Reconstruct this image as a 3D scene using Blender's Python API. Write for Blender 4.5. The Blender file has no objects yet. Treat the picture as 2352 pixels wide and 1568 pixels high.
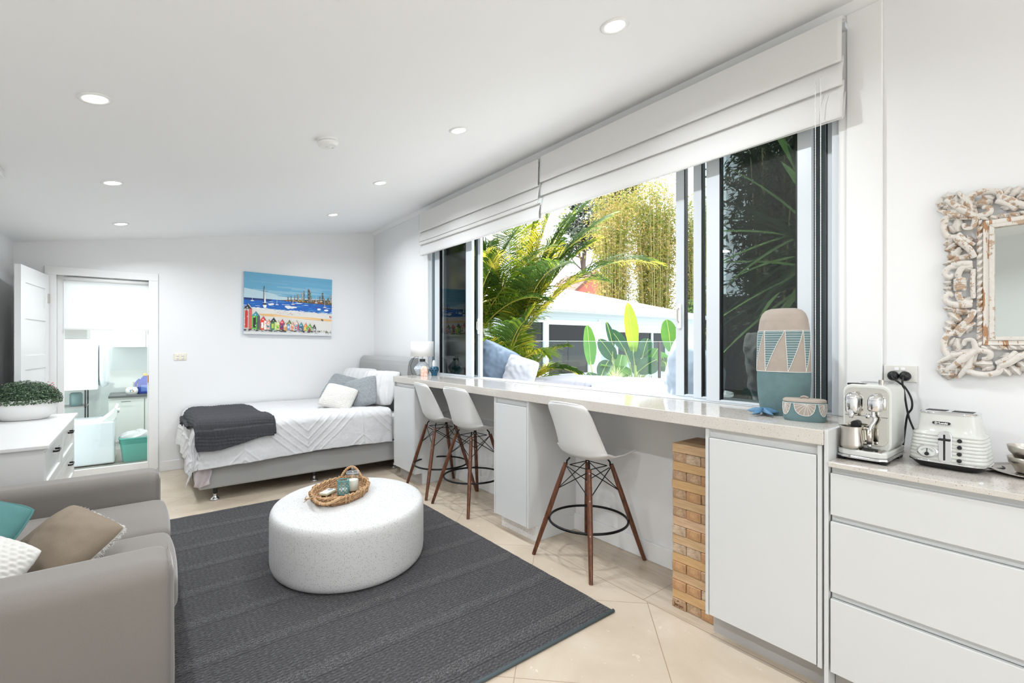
import bpy, bmesh, math, random
from mathutils import Vector, Matrix, Euler, noise
random.seed(7)
PI = math.pi
S = bpy.context.scene
COL = S.collection

# ------------------------------------------------------------------ camera
cam_d = bpy.data.cameras.new('camera'); cam = bpy.data.objects.new('camera', cam_d); COL.objects.link(cam)
S.camera = cam
cam_d.sensor_width = 36; cam_d.lens = 36*1085/2352; cam_d.shift_y = 6/2352
cam_d.clip_start = .02; cam_d.clip_end = 300
cam.location = (0, 0, 1.40)
cam.rotation_euler = (PI/2, 0, -math.atan(854/1085))
# ------------------------------------------------------------------ view
S.view_settings.view_transform = 'Standard'; S.view_settings.look = 'None'
S.view_settings.gamma = 1; S.view_settings.exposure = 1.46
S.view_settings.use_curve_mapping = False
# ------------------------------------------------------------------ world (bright hazy midday sky)
W = bpy.data.worlds.new('sky'); S.world = W; W.use_nodes = True
wn = W.node_tree.nodes; wl = W.node_tree.links
bg = wn['Background']; bg.inputs[0].default_value = (.90, .95, 1.0, 1); bg.inputs[1].default_value = 1.2
# ------------------------------------------------------------------ sun
sd = bpy.data.lights.new('sun', 'SUN'); so = bpy.data.objects.new('sun', sd); COL.objects.link(so)
sd.energy = 2.9; sd.angle = math.radians(1.0); sd.color = (1, .95, .86)
sv = Vector((-.12, .80, 1.0))      # towards the sun
so.rotation_euler = sv.to_track_quat('Z', 'Y').to_euler()
# ------------------------------------------------------------------ daylight portals
def portal(loc, rot, sx, sy):
    d = bpy.data.lights.new('daylight_portal', 'AREA'); d.shape = 'RECTANGLE'; d.size = sx; d.size_y = sy
    d.cycles.is_portal = True
    o = bpy.data.objects.new('daylight_portal', d); COL.objects.link(o); o.location = loc; o.rotation_euler = rot
portal((2.84, 2.80, 1.85), (0, PI/2, 0), 1.5, 4.0)
portal((.6, -3.05, 1.15), (PI/2, 0, 0), 2.5, 2.3)  # at the opening added behind the viewer
DOWN_W = 2.35

# ================================================================== helpers
def lin(c):
    c = c/255
    return c/12.92 if c <= .04045 else ((c+.055)/1.055)**2.4
def rgb(r, g, b): return (lin(r), lin(g), lin(b), 1)
class NT:
    def __init__(s, name):
        s.m = bpy.data.materials.new(name); s.m.use_nodes = True
        s.t = s.m.node_tree; s.n = s.t.nodes; s.l = s.t.links
        s.b = s.n['Principled BSDF']; s.out = s.n['Material Output']
    def node(s, typ, **kw):
        n = s.n.new(typ)
        for k, v in kw.items(): setattr(n, k, v)
        return n
    def link(s, a, b): s.l.new(a, b)
    def setin(s, inp, v):
        if isinstance(v, (int, float)): inp.default_value = v
        elif isinstance(v, (tuple, list)): inp.default_value = v
        else: s.l.new(v, inp)
    def math(s, op, a, b=0, c=0, clamp=False):
        n = s.n.new('ShaderNodeMath'); n.operation = op; n.use_clamp = clamp
        s.setin(n.inputs[0], a); s.setin(n.inputs[1], b); s.setin(n.inputs[2], c)
        return n.outputs[0]
    def mix(s, f, a, b):
        n = s.n.new('ShaderNodeMix'); n.data_type = 'RGBA'
        s.setin(n.inputs[0], f); s.setin(n.inputs[6], a); s.setin(n.inputs[7], b)
        return n.outputs[2]
    def obj(s):
        if not hasattr(s, '_tc'): s._tc = s.n.new('ShaderNodeTexCoord')
        return s._tc.outputs['Object']
    def xyz(s, v=None):
        n = s.n.new('ShaderNodeSeparateXYZ'); s.l.new(v or s.obj(), n.inputs[0]); return n.outputs
    def mapping(s, scale=(1, 1, 1), rot=(0, 0, 0), loc=(0, 0, 0), v=None):
        n = s.n.new('ShaderNodeMapping'); n.inputs['Scale'].default_value = scale
        n.inputs['Rotation'].default_value = rot; n.inputs['Location'].default_value = loc
        s.l.new(v or s.obj(), n.inputs[0]); return n.outputs[0]
    def noise(s, scale, detail=2, rough=.5, v=None, dist=0):
        n = s.n.new('ShaderNodeTexNoise'); n.inputs['Scale'].default_value = scale
        n.inputs['Detail'].default_value = detail; n.inputs['Roughness'].default_value = rough
        n.inputs['Distortion'].default_value = dist
        s.l.new(v or s.obj(), n.inputs[0]); return n.outputs[0]
    def voro(s, scale, v=None, feature='F1'):
        n = s.n.new('ShaderNodeTexVoronoi'); n.inputs['Scale'].default_value = scale; n.feature = feature
        s.l.new(v or s.obj(), n.inputs['Vector']); return n.outputs
    def wave(s, scale, dist=0, direction='X', v=None, det=2):
        n = s.n.new('ShaderNodeTexWave'); n.inputs['Scale'].default_value = scale
        n.inputs['Distortion'].default_value = dist; n.bands_direction = direction; n.inputs['Detail'].default_value = det
        s.l.new(v or s.obj(), n.inputs[0]); return n.outputs[1]
    def ramp(s, f, stops):
        n = s.n.new('ShaderNodeValToRGB'); s.l.new(f, n.inputs[0])
        cr = n.color_ramp
        while len(cr.elements) < len(stops): cr.elements.new(.5)
        for e, (p, c) in zip(cr.elements, stops):
            e.position = p; e.color = c if len(c) == 4 else (*c, 1)
        return n.outputs[0]
    def bump(s, h, strength=.3, dist=.005):
        n = s.n.new('ShaderNodeBump'); n.inputs['Strength'].default_value = strength
        n.inputs['Distance'].default_value = dist; s.l.new(h, n.inputs['Height'])
        s.l.new(n.outputs[0], s.b.inputs['Normal']); return n.outputs[0]
    def set(s, col=None, rough=None, metal=None, spec=None):
        if col is not None: s.setin(s.b.inputs['Base Color'], col)
        if rough is not None: s.setin(s.b.inputs['Roughness'], rough)
        if metal is not None: s.setin(s.b.inputs['Metallic'], metal)
        if spec is not None: s.setin(s.b.inputs['Specular IOR Level'], spec)
        return s
def M(name, c, rough=.5, metal=0, nscale=None, namt=.06, bscale=None, bstr=.2, bdist=.003, spec=.5):
    n = NT(name); n.set(rgb(*c), rough, metal, spec)
    if nscale:
        f = n.noise(nscale, 3)
        a = tuple(max(0, v*(1-namt)) for v in rgb(*c)[:3])+(1,); b = tuple(min(1, v*(1+namt)) for v in rgb(*c)[:3])+(1,)
        n.set(n.mix(f, a, b))
    if bscale: n.bump(n.noise(bscale, 4), bstr, bdist)
    return n.m
def emis(name, c, st):
    n = NT(name); n.set(rgb(*c), .5); n.b.inputs['Emission Color'].default_value = rgb(*c)
    n.b.inputs['Emission Strength'].default_value = st; return n.m
def glass(name, tint=(1, 1, 1), trans=1.0, ior=1.5, dark=(.02, .02, .02)):
    n = NT(name); n.n.remove(n.b)
    tr = n.node('ShaderNodeBsdfTransparent'); tr.inputs[0].default_value = (*tint, 1)
    gl = n.node('ShaderNodeBsdfGlossy'); gl.inputs['Roughness'].default_value = .0
    lw = n.node('ShaderNodeLayerWeight'); lw.inputs[0].default_value = .5
    f0 = ((ior-1)/(ior+1))**2
    fr = n.math('ADD', f0, n.math('MULTIPLY', n.math('POWER', lw.outputs['Facing'], 4.5), .85*(1-f0)))
    mx = n.node('ShaderNodeMixShader'); n.link(fr, mx.inputs[0])
    n.link(tr.outputs[0], mx.inputs[1]); n.link(gl.outputs[0], mx.inputs[2])
    out = mx
    if trans < 1:
        df = n.node('ShaderNodeBsdfDiffuse'); df.inputs[0].default_value = (*dark, 1)
        m2 = n.node('ShaderNodeMixShader'); m2.inputs[0].default_value = 1-trans
        n.link(mx.outputs[0], m2.inputs[1]); n.link(df.outputs[0], m2.inputs[2]); out = m2
    n.link(out.outputs[0], n.out.inputs[0]); return n.m
def leafmat(name, c1, c2, trans=.45, scale=3, rough=.45):
    n = NT(name); f = n.noise(scale, 2); c = n.mix(f, rgb(*c1), rgb(*c2))
    n.set(c, rough, 0, .4)
    tl = n.node('ShaderNodeBsdfTranslucent'); n.link(c, tl.inputs[0])
    mx = n.node('ShaderNodeMixShader'); mx.inputs[0].default_value = trans
    n.link(n.b.outputs[0], mx.inputs[1]); n.link(tl.outputs[0], mx.inputs[2]); n.link(mx.outputs[0], n.out.inputs[0])
    return n.m

class G:
    def __init__(s): s.v = []; s.f = []; s.mi = []; s.cur = 0
    def add(s, vs, fs):
        o = len(s.v); s.v += [tuple(p) for p in vs]
        for f in fs: s.f.append([o+i for i in f]); s.mi.append(s.cur)
        return s
    def box(s, x0, x1, y0, y1, z0, z1):
        return s.add([(x, y, z) for z in (z0, z1) for y in (y0, y1) for x in (x0, x1)],
                     [(0, 2, 3, 1), (4, 5, 7, 6), (0, 1, 5, 4), (2, 6, 7, 3), (0, 4, 6, 2), (1, 3, 7, 5)])
    def quad(s, a, b, c, d): return s.add([a, b, c, d], [(0, 1, 2, 3)])
    def tube(s, pts, r, seg=8, cap=True, closed=False, flat=None):
        pts = [Vector(p) for p in pts]; n = len(pts); rs = r if isinstance(r, (list, tuple)) else [r]*n
        vs = []; up = None
        for i, p in enumerate(pts):
            if closed: t = pts[(i+1) % n]-pts[i-1]
            else: t = pts[min(i+1, n-1)]-pts[max(i-1, 0)]
            t.normalize()
            if up is None:
                up = Vector((0, 0, 1)) if abs(t.z) < .9 else Vector((1, 0, 0))
            a = up-t*up.dot(t)
            if a.length < 1e-4: a = Vector((1, 0, 0))-t*t.x
            a.normalize(); up = a; b = t.cross(a)
            for k in range(seg):
                an = 2*PI*k/seg
                vs.append(p+a*math.cos(an)*rs[i]+b*math.sin(an)*rs[i]*(flat or 1))
        fs = []
        m = n if closed else n-1
        for i in range(m):
            j = (i+1) % n
            for k in range(seg):
                k2 = (k+1) % seg; fs.append((i*seg+k, i*seg+k2, j*seg+k2, j*seg+k))
        if cap and not closed:
            fs.append(tuple(range(seg))[::-1]); fs.append(tuple((n-1)*seg+k for k in range(seg)))
        return s.add(vs, fs)
    def lathe(s, prof, c=(0, 0, 0), seg=32, sx=1, sy=1, closed=True, p=2, rot=0):
        vs = []; n = len(prof)
        for (r, z) in prof:
            for k in range(seg):
                a = 2*PI*k/seg; ca, sa = math.cos(a), math.sin(a)
                if p != 2:
                    ca = math.copysign(abs(ca)**(2/p), ca); sa = math.copysign(abs(sa)**(2/p), sa)
                x, y = r*ca*sx, r*sa*sy
                vs.append((c[0]+x*math.cos(rot)-y*math.sin(rot), c[1]+x*math.sin(rot)+y*math.cos(rot), c[2]+z))
        fs = [(i*seg+k, i*seg+(k+1) % seg, (i+1)*seg+(k+1) % seg, (i+1)*seg+k) for i in range(n-1) for k in range(seg)]
        if closed: fs.append(tuple(range(seg))[::-1]); fs.append(tuple((n-1)*seg+k for k in range(seg)))
        return s.add(vs, fs)
    def grid(s, fn, nu, nv, cu=False):
        vs = [fn(i/(nu if cu else nu-1), j/(nv-1)) for j in range(nv) for i in range(nu)]
        fs = []
        for j in range(nv-1):
            for i in range(nu if cu else nu-1):
                i2 = (i+1) % nu; fs.append((j*nu+i, j*nu+i2, (j+1)*nu+i2, (j+1)*nu+i))
        return s.add(vs, fs)
    def prism(s, poly, lo, hi, axis='z'):
        def P(a, b, h): return {'z': (a, b, h), 'x': (h, a, b), 'y': (a, h, b)}[axis]
        n = len(poly)
        vs = [P(a, b, lo) for a, b in poly]+[P(a, b, hi) for a, b in poly]
        fs = [tuple(range(n))[::-1], tuple(range(n, 2*n))]+[(i, (i+1) % n, n+(i+1) % n, n+i) for i in range(n)]
        return s.add(vs, fs)
    def xf(s, mat, start=0):
        for i in range(start, len(s.v)): s.v[i] = tuple(mat @ Vector(s.v[i]))
        return s
    def build(s, name, mat, parent=None, smooth=False, bevel=0, loc=None, seg=2, solid=0, sub=0, auto=None):
        me = bpy.data.meshes.new(name); me.from_pydata(s.v, [], s.f)
        for m in (mat if isinstance(mat, (list, tuple)) else [mat]): me.materials.append(m)
        me.polygons.foreach_set('material_index', s.mi)
        bm = bmesh.new(); bm.from_mesh(me); bmesh.ops.recalc_face_normals(bm, faces=bm.faces); bm.to_mesh(me); bm.free()
        if smooth: me.polygons.foreach_set('use_smooth', [True]*len(me.polygons))
        if smooth and auto is not None: me.set_sharp_from_angle(angle=math.radians(auto))
        o = bpy.data.objects.new(name, me); COL.objects.link(o)
        if parent: o.parent = parent
        if loc: o.location = loc
        if solid:
            m = o.modifiers.new('s', 'SOLIDIFY'); m.thickness = solid; m.offset = 0
        if bevel:
            m = o.modifiers.new('b', 'BEVEL'); m.width = bevel; m.segments = seg; m.limit_method = 'ANGLE'; m.angle_limit = math.radians(40)
        if sub:
            m = o.modifiers.new('u', 'SUBSURF'); m.levels = sub; m.render_levels = sub
        return o
def tag(o, label=None, cat=None, group=None, kind=None):
    if label: o['label'] = label
    if cat: o['category'] = cat
    if group: o['group'] = group
    if kind: o['kind'] = kind
    return o
def thing(name, label, cat, loc=(0, 0, 0), rz=0, group=None):
    o = bpy.data.objects.new(name, None); COL.objects.link(o); o.location = loc; o.rotation_euler = (0, 0, rz)
    o.empty_display_size = .1
    return tag(o, label, cat, group)
def struct(o): o['kind'] = 'structure'; return o
def copy_tree(o, parent=None):
    c = o.copy(); COL.objects.link(c); c.parent = parent
    for ch in list(o.children): copy_tree(ch, c)
    return c
def nz(x, y, z=0, s=1): return noise.noise(Vector((x*s, y*s, z*s)))
def smooth(a, b, x):
    t = max(0, min(1, (x-a)/(b-a))); return t*t*(3-2*t)
def lerp(a, b, t): return a+(b-a)*t
def interp(tab, t):
    for (t0, *a), (t1, *b) in zip(tab, tab[1:]):
        if t <= t1: 
            k = (t-t0)/(t1-t0); return [lerp(p, q, k) for p, q in zip(a, b)]
    return tab[-1][1:]
def catmull(pts, n=6, closed=False):
    pts = [Vector(p) for p in pts]; out = []; N = len(pts)
    rng = N if closed else N-1
    for i in range(rng):
        if closed: p0, p1, p2, p3 = pts[i-1], pts[i], pts[(i+1) % N], pts[(i+2) % N]
        else: p0, p1, p2, p3 = pts[max(i-1, 0)], pts[i], pts[i+1], pts[min(i+2, N-1)]
        for k in range(n):
            t = k/n
            out.append(.5*((2*p1)+(p2-p0)*t+(2*p0-5*p1+4*p2-p3)*t*t+(3*p1-p0-3*p2+p3)*t**3))
    if not closed: out.append(pts[-1])
    return out

# ================================================================== materials
m_wall = M('wall_paint', (236, 236, 236), .55, bscale=60, bstr=.03)
m_ceil = M('ceiling_paint', (250, 250, 250), .7)
m_trim = M('gloss_trim', (238, 238, 237), .3)
m_cab = M('cabinet_white', (212, 213, 212), .28)
m_kick = M('kickboard_grey', (176, 174, 170), .35)
m_alu = M('white_aluminium', (212, 218, 222), .35)
m_alug = M('grey_aluminium', (120, 133, 142), .35)
m_black = M('black_rubber', (20, 21, 22), .5)
m_glass = glass('window_glass', (.93, .97, .96), 1.0, 1.5)
m_glass_tint = glass('tinted_glass', (.66, .69, .69), 1.0, 1.55)
m_glass_clear = glass('clear_glass', (.97, .985, .985), 1.0, 1.45)
m_fence_glass = glass('fence_glass', (.86, .93, .92), 1.0, 1.3)
m_chrome = M('chrome', (225, 226, 228), .06, 1)
m_steel = M('brushed_steel', (196, 190, 182), .28, 1)
m_white_pl = M('white_plastic', (240, 240, 238), .32)
m_cream = M('cream_plastic', (236, 228, 208), .4)
m_blackmetal = M('black_metal', (22, 23, 24), .35, .6)
m_velvet = None

def stone(name, base, specks, scale=170, rough=.12):
    n = NT(name); v = n.voro(scale); d = v['Distance']; c = v['Color']
    sp = n.xyz(c)
    f = n.math('MULTIPLY', n.math('LESS_THAN', d, .33), n.math('GREATER_THAN', sp[0], .72))
    v2 = n.voro(scale*2.3); f2 = n.math('MULTIPLY', n.math('LESS_THAN', v2['Distance'], .35), n.math('GREATER_THAN', n.xyz(v2['Color'])[1], .6))
    big = n.noise(6, 3)
    b = n.mix(big, rgb(*[c-6 for c in base]), rgb(*[min(255, c+5) for c in base]))
    b = n.mix(n.math('MULTIPLY', f2, .35), b, rgb(*specks[0])); b = n.mix(n.math('MULTIPLY', f, .75), b, rgb(*specks[1]))
    n.set(b, rough); return n.m
m_bench = stone('speckled_quartz', (207, 201, 193), [(150, 138, 125), (140, 118, 100)], 130, .10)
m_terrazzo = stone('terrazzo_table', (208, 207, 205), [(160, 160, 158), (100, 100, 98)], 175, .55)

# floor
n = NT('travertine_tiles'); x, y, z = n.xyz()
p = n.math('MULTIPLY', n.math('SUBTRACT', x, y), .70711); q = n.math('MULTIPLY', n.math('ADD', x, y), .70711)
def grout(n, c, off, per, w):
    f = n.math('FRACT', n.math('DIVIDE', n.math('SUBTRACT', c, off-w/2-20*per), per))
    return n.math('LESS_THAN', f, w/per)
inner = n.math('LESS_THAN', x, 2.165)
gd = n.math('MAXIMUM', grout(n, p, .425, .65, .004), grout(n, q, 2.62, .65, .004))
gs = grout(n, y, 1.59, .93, .004)
g = n.math('ADD', n.math('MULTIPLY', gd, inner), n.math('MULTIPLY', gs, n.math('SUBTRACT', 1, inner)))
edge = n.math('LESS_THAN', n.math('ABSOLUTE', n.math('SUBTRACT', x, 2.165)), .0025)
g = n.math('MAXIMUM', g, edge, clamp=True)
# tile tint
tid = n.math('ADD', n.math('MULTIPLY', n.math('FLOOR', n.math('DIVIDE', n.math('SUBTRACT', p, .425), .65)), 12.9),
             n.math('MULTIPLY', n.math('FLOOR', n.math('DIVIDE', n.math('SUBTRACT', q, 2.62), .65)), 78.2))
tr = n.math('FRACT', n.math('MULTIPLY', n.math('SINE', tid), 437.5))
c1 = n.noise(2.2, 5, .6, dist=.6); c2 = n.noise(14, 4, .65)
vein = n.noise(3.0, 5, .6, v=n.mapping((14, 1.2, 1)))
base = n.ramp(c1, [(.3, rgb(188, 172, 152)), (.55, rgb(201, 187, 168)), (.75, rgb(210, 197, 181))])
base = n.mix(n.math('MULTIPLY', tr, .25), base, rgb(200, 181, 157))
base = n.mix(n.math('MULTIPLY', n.math('GREATER_THAN', c2, .66), .35), base, rgb(236, 224, 208))
vb = n.ramp(vein, [(.35, rgb(176, 159, 138)), (.5, rgb(193, 177, 157)), (.7, rgb(202, 188, 170))])
base = n.mix(n.math('MULTIPLY', n.math('SUBTRACT', 1, inner), .8), base, vb)
base = n.mix(g, base, rgb(158, 138, 114))
n.set(base, n.math('ADD', .22, n.math('MULTIPLY', c2, .18)))
n.bump(n.math('SUBTRACT', n.math('MULTIPLY', c2, .15), n.math('MULTIPLY', g, .5)), .25, .002)
m_floor = n.m

# rug
n = NT('woven_rug'); x, y, z = n.xyz()
wob = n.noise(11, 3, .6); wob2 = n.noise(26, 2, .6)
yy = n.math('ADD', y, n.math('ADD', n.math('MULTIPLY', wob, .020), n.math('MULTIPLY', wob2, .008)))
row = n.math('SINE', n.math('MULTIPLY', yy, 2*PI/.019))
sl = n.math('ADD', n.math('ADD', x, n.math('MULTIPLY', wob2, .03)), n.math('MULTIPLY', row, .007))
br = n.math('SINE', n.math('MULTIPLY', sl, 2*PI/.024))
nn = n.noise(75, 4, .75, v=n.mapping((.7, 1.6, 1))); n2 = n.noise(1.7, 3); n3 = n.noise(28, 4, .7, v=n.mapping((.5, 1.8, 1)))
h = n.math('ADD', n.math('MULTIPLY', row, .35), n.math('ADD', n.math('MULTIPLY', br, .3), n.math('MULTIPLY', n.math('SUBTRACT', nn, .5), 5.5)))
bn = n.math('FRACT', n.math('DIVIDE', n.math('ADD', y, .02), .36))
band = n.math('GREATER_THAN', n.math('ADD', bn, n.math('MULTIPLY', n.noise(9, 3), .3)), .98)
spk = n.math('MULTIPLY', n.math('GREATER_THAN', n.noise(170, 2, .6), .57), band)
v = n.ramp(n.math('MULTIPLY', n.math('ADD', h, 1.5), .34), [(.1, rgb(46, 46, 49)), (.5, rgb(94, 93, 96)), (.95, rgb(152, 151, 152))])
v = n.mix(n.math('MULTIPLY', n3, .45), v, rgb(66, 66, 70)); v = n.mix(n.math('MULTIPLY', n2, .3), v, rgb(118, 112, 106))
v = n.mix(n.math('MULTIPLY', spk, .5), v, rgb(176, 174, 170))
line = n.math('LESS_THAN', n.math('FRACT', n.math('DIVIDE', n.math('ADD', yy, .1), .36)), .02)
v = n.mix(n.math('MULTIPLY', line, .5), v, rgb(44, 44, 46))
n.set(v, .9); n.bump(h, .9, .008); m_rug = n.m

def fabric(name, c, sc=300, amt=.12, b=.3, sheen=0, vary=.1):
    n = NT(name)
    w = n.noise(sc, 2, .7); bigv = n.noise(5, 3)
    c0 = rgb(*c); lo = tuple(v*(1-amt) for v in c0[:3])+(1,); hi = tuple(min(1, v*(1+amt)) for v in c0[:3])+(1,)
    col = n.mix(w, lo, hi)
    if vary: col = n.mix(n.math('MULTIPLY', bigv, vary), col, tuple(v*.7 for v in c0[:3])+(1,))
    n.set(col, .85, 0, .2)
    if sheen: n.b.inputs['Sheen Weight'].default_value = sheen; n.b.inputs['Sheen Roughness'].default_value = .4
    n.bump(w, b, .002); return n.m
m_sofa = fabric('taupe_velvet', (130, 124, 118), 240, .08, .15, .35)
m_bedgrey = fabric('grey_linen', (170, 170, 169), 380, .2, .25)
m_duvet = fabric('white_cotton', (213, 212, 212), 120, .03, .12, vary=.03)
m_lilac = fabric('lilac_sheet', (206, 196, 198), 200, .05, .1)
m_knit = fabric('charcoal_knit', (70, 70, 73), 220, .3, .5)
m_greyfur = fabric('grey_plush', (142, 147, 150), 60, .35, .6, .5)
m_whitewaffle = fabric('white_waffle', (214, 211, 206), 200, .05, .2, vary=.02)
m_teal = fabric('teal_linen', (84, 128, 126), 300, .12, .25)
m_linen = fabric('brown_linen', (140, 126, 110), 300, .15, .3)
m_bluecush = fabric('blue_grey_canvas', (128, 145, 164), 300, .08, .25)
m_palecush = fabric('pale_blue_canvas', (176, 190, 204), 300, .05, .2)
m_outgrey = fabric('grey_outdoor_fabric', (196, 194, 192), 160, .25, .3)
m_blind = fabric('blind_fabric', (224, 223, 221), 350, .04, .12, vary=.02)
m_shade = fabric('lamp_shade_fabric', (240, 239, 237), 400, .03, .08, vary=0)

def wood(name, c1, c2, sc=6, stretch=(1, 1, 12), rough=.4, ring=18):
    n = NT(name); v = n.mapping(stretch)
    w = n.noise(sc, 5, .6, v=v, dist=.8); n.set(n.mix(n.ramp(w, [(.35, (0, 0, 0)), (.65, (1, 1, 1))]), rgb(*c1), rgb(*c2)), rough)
    n.bump(w, .1, .001); return n.m
m_walnut = wood('walnut_leg', (66, 36, 22), (112, 66, 42), 9, (6, 6, 1), .32)

# ================================================================== ROOM SHELL
YB = 6.47; XL = -.95; XR = 2.60; YF = -3.0
def cz(x): return 2.37+(x-XL)*.1718
g = G(); g.box(XL-.1, XR+.02, YF-.1, YB+.1, -.08, 0); struct(g.build('floor', m_floor))
g = G(); g.add([(XL-.1, YF-.1, cz(XL-.1)), (2.8, YF-.1, cz(2.8)), (2.8, YB+.1, cz(2.8)), (XL-.1, YB+.1, cz(XL-.1)),
                (XL-.1, YF-.1, cz(XL-.1)+.1), (2.8, YF-.1, cz(2.8)+.1), (2.8, YB+.1, cz(2.8)+.1), (XL-.1, YB+.1, cz(XL-.1)+.1)],
               [(0, 3, 2, 1), (4, 5, 6, 7), (0, 1, 5, 4), (1, 2, 6, 5), (2, 3, 7, 6), (3, 0, 4, 7)])
struct(g.build('ceiling', m_ceil))
g = G(); g.box(XL-.1, XL, YF, YB+.1, 0, 2.37); struct(g.build('wall_left', m_wall))
# back wall with a door opening
DX0, DX1, DZ = -.665, .085, 2.10
g = G(); g.prism([(XL, 0), (DX0, 0), (DX0, DZ), (DX1, DZ), (DX1, 0), (2.6, 0), (2.6, cz(2.6)), (XL, cz(XL))], YB, YB+.1, 'y')
struct(g.build('wall_back', m_wall))
# window wall with opening
WY0, WY1, WZ0, WZ1 = .80, 4.85, 1.06, 2.66
g = G()
g.box(XR, XR+.2, YF, YB+.1, 0, WZ0-.03); g.box(XR, XR+.2, YF, YB+.1, WZ1, cz(XR)+.02)
g.box(XR, XR+.2, YF, WY0, WZ0-.03, WZ1); g.box(XR, XR+.2, WY1, YB+.1, WZ0-.03, WZ1)
struct(g.build('wall_right', m_wall))
# wall behind the viewer; its wide unseen opening is added to let daylight in
g = G()
g.box(XL-.1, -.7, YF-.1, YF, 0, 2.4); g.box(1.9, 2.8, YF-.1, YF, 0, 2.35)
g.prism([(-.7, 2.35), (2.8, 2.35), (2.8, cz(2.8)), (-.7, cz(-.7))], YF-.1, YF, 'y')
struct(g.build('wall_front', m_wall))
# skirtings
g = G(); g.box(.17, 2.6, YB-.015, YB, 0, .11); struct(g.build('baseboard_back', m_trim, bevel=.004))
g = G(); g.box(XR-.015, XR, 2.93, 4.25, 0, .12); g.box(XR-.015, XR, 1.21, 2.53, 0, .12)
struct(g.build('baseboard_right', m_trim, bevel=.004))
# corner cornice line of the ceiling on the window wall
g = G(); g.prism([(XR-.03, cz(XR-.03)-.0), (XR, cz(XR)), (XR, cz(XR)-.05), (XR-.008, cz(XR)-.05)], YF, YB, 'y'); struct(g.build('trim_1', m_trim))
# door architrave
g = G()
g.box(DX1-.012, DX1+.07, YB-.02, YB-.0005, 0, DZ-.012); g.box(DX0-.07, DX0+.012, YB-.02, YB-.0005, 0, DZ-.012); g.box(DX0-.07, DX1+.07, YB-.02, YB-.0005, DZ-.0119, DZ+.07)
g.box(DX1-.0118, DX1-.0002, YB, YB+.1, 0, DZ-.0125); g.box(DX0+.0002, DX0+.0118, YB, YB+.1, 0, DZ-.0125); g.box(DX0+.0002, DX1-.0002, YB, YB+.1, DZ-.0119, DZ-.0002)
struct(g.build('trim_2', m_trim, bevel=.003))
# window architrave
g = G(); g.box(XR-.018, XR, WY0-.17, WY0-.035, WZ0-.02, cz(XR)-.05); g.box(XR-.012, XR, WY0-.05, WY0+.0, WZ0, cz(XR)-.05)
g.box(XR-.012, XR, WY1, WY1+.05, WZ0, 2.6)
struct(g.build('trim_3', m_trim, bevel=.004))

# open panelled door leaf
d = thing('door_1', None, None, (-.72, YB-.03, 0), 0); d['kind'] = 'structure'
LL = .80
g = G()
def leaf_panels():
    # stiles and rails with recessed panels, leaf spans local y 0..-LL, thickness x -.02...02
    zs = [(0.01, .22), (.78, .90), (1.18, 1.30), (1.62, 1.74), (1.93, 2.07)]
    for a, b in zs: g.box(-.02, .02, -LL+.12, -.12, a, b)
    g.box(-.02, .02, -LL, -LL+.12, .01, 2.07); g.box(-.02, .02, -.12, 0, .01, 2.07)
    for (a, b), (c, e) in zip(zs, zs[1:]): g.box(-.013, .013, -LL+.12, -.12, b, c)
leaf_panels(); leaf = g.build('panel', m_trim, d)
g = G(); g.tube([(.02, -LL+.06, 1.0), (.06, -LL+.06, 1.0), (.06, -LL+.16, 1.0)], .008, 8); g.lathe([(.02, 0), (.02, .006)], (0, 0, 0), 16)
hd = G().tube([(.02, -LL+.06, 1.0), (.055, -LL+.06, 1.0), (.06, -LL+.07, 1.0), (.06, -LL+.17, 1.0)], .008, 8).build('door_handle', m_steel, d, smooth=True)
for hz_ in (.3, 1.8): G().box(.02, .026, -.05, 0, hz_, hz_+.09).build('hinge', m_steel, d)
d.rotation_euler = (0, 0, math.radians(-6))

# glazed laundry door with white frame
d = thing('door_2', None, None, (0, YB+.06, 0)); d['kind'] = 'structure'
g = G(); a, b = DX0+.012, DX1-.012
g.box(a+.001, a+.05, 0, .04, 0, DZ-.014); g.box(b-.012, b-.001, 0, .04, 0, DZ-.014); g.box(a+.05, b-.012, 0, .04, 0, .11); g.box(a+.05, b-.012, 0, .04, DZ-.07, DZ-.014)
g.build('door_frame', m_trim, d)
G().box(a+.04, b-.01, .018, .024, .1, DZ-.06).build('glass_pane', m_glass, d)
G().box(b-.009, b-.001, -.014, 0, .98, 1.06).build('latch', M('brass', (170, 120, 70), .3, 1), d)
# roller blind on laundry door
t = thing('roller_blind', 'white roller blind pulled halfway down over the laundry doorway', 'blind', (0, YB+.03, 0))
G().box(a+.055, b-.002, .0, .006, 1.56, 2.06).build('blind_fabric', leafmat('translucent_blind', (246, 247, 248), (250, 250, 250), .55), t)
G().box(a+.052, b-.002, -.004, .012, 1.545, 1.565).build('bottom_rail', m_white_pl, t, bevel=.003)
G().tube([(a+.05, .0, 2.06), (b-.002, .0, 2.06)], .022, 12).build('roller', m_white_pl, t, smooth=True)

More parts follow.
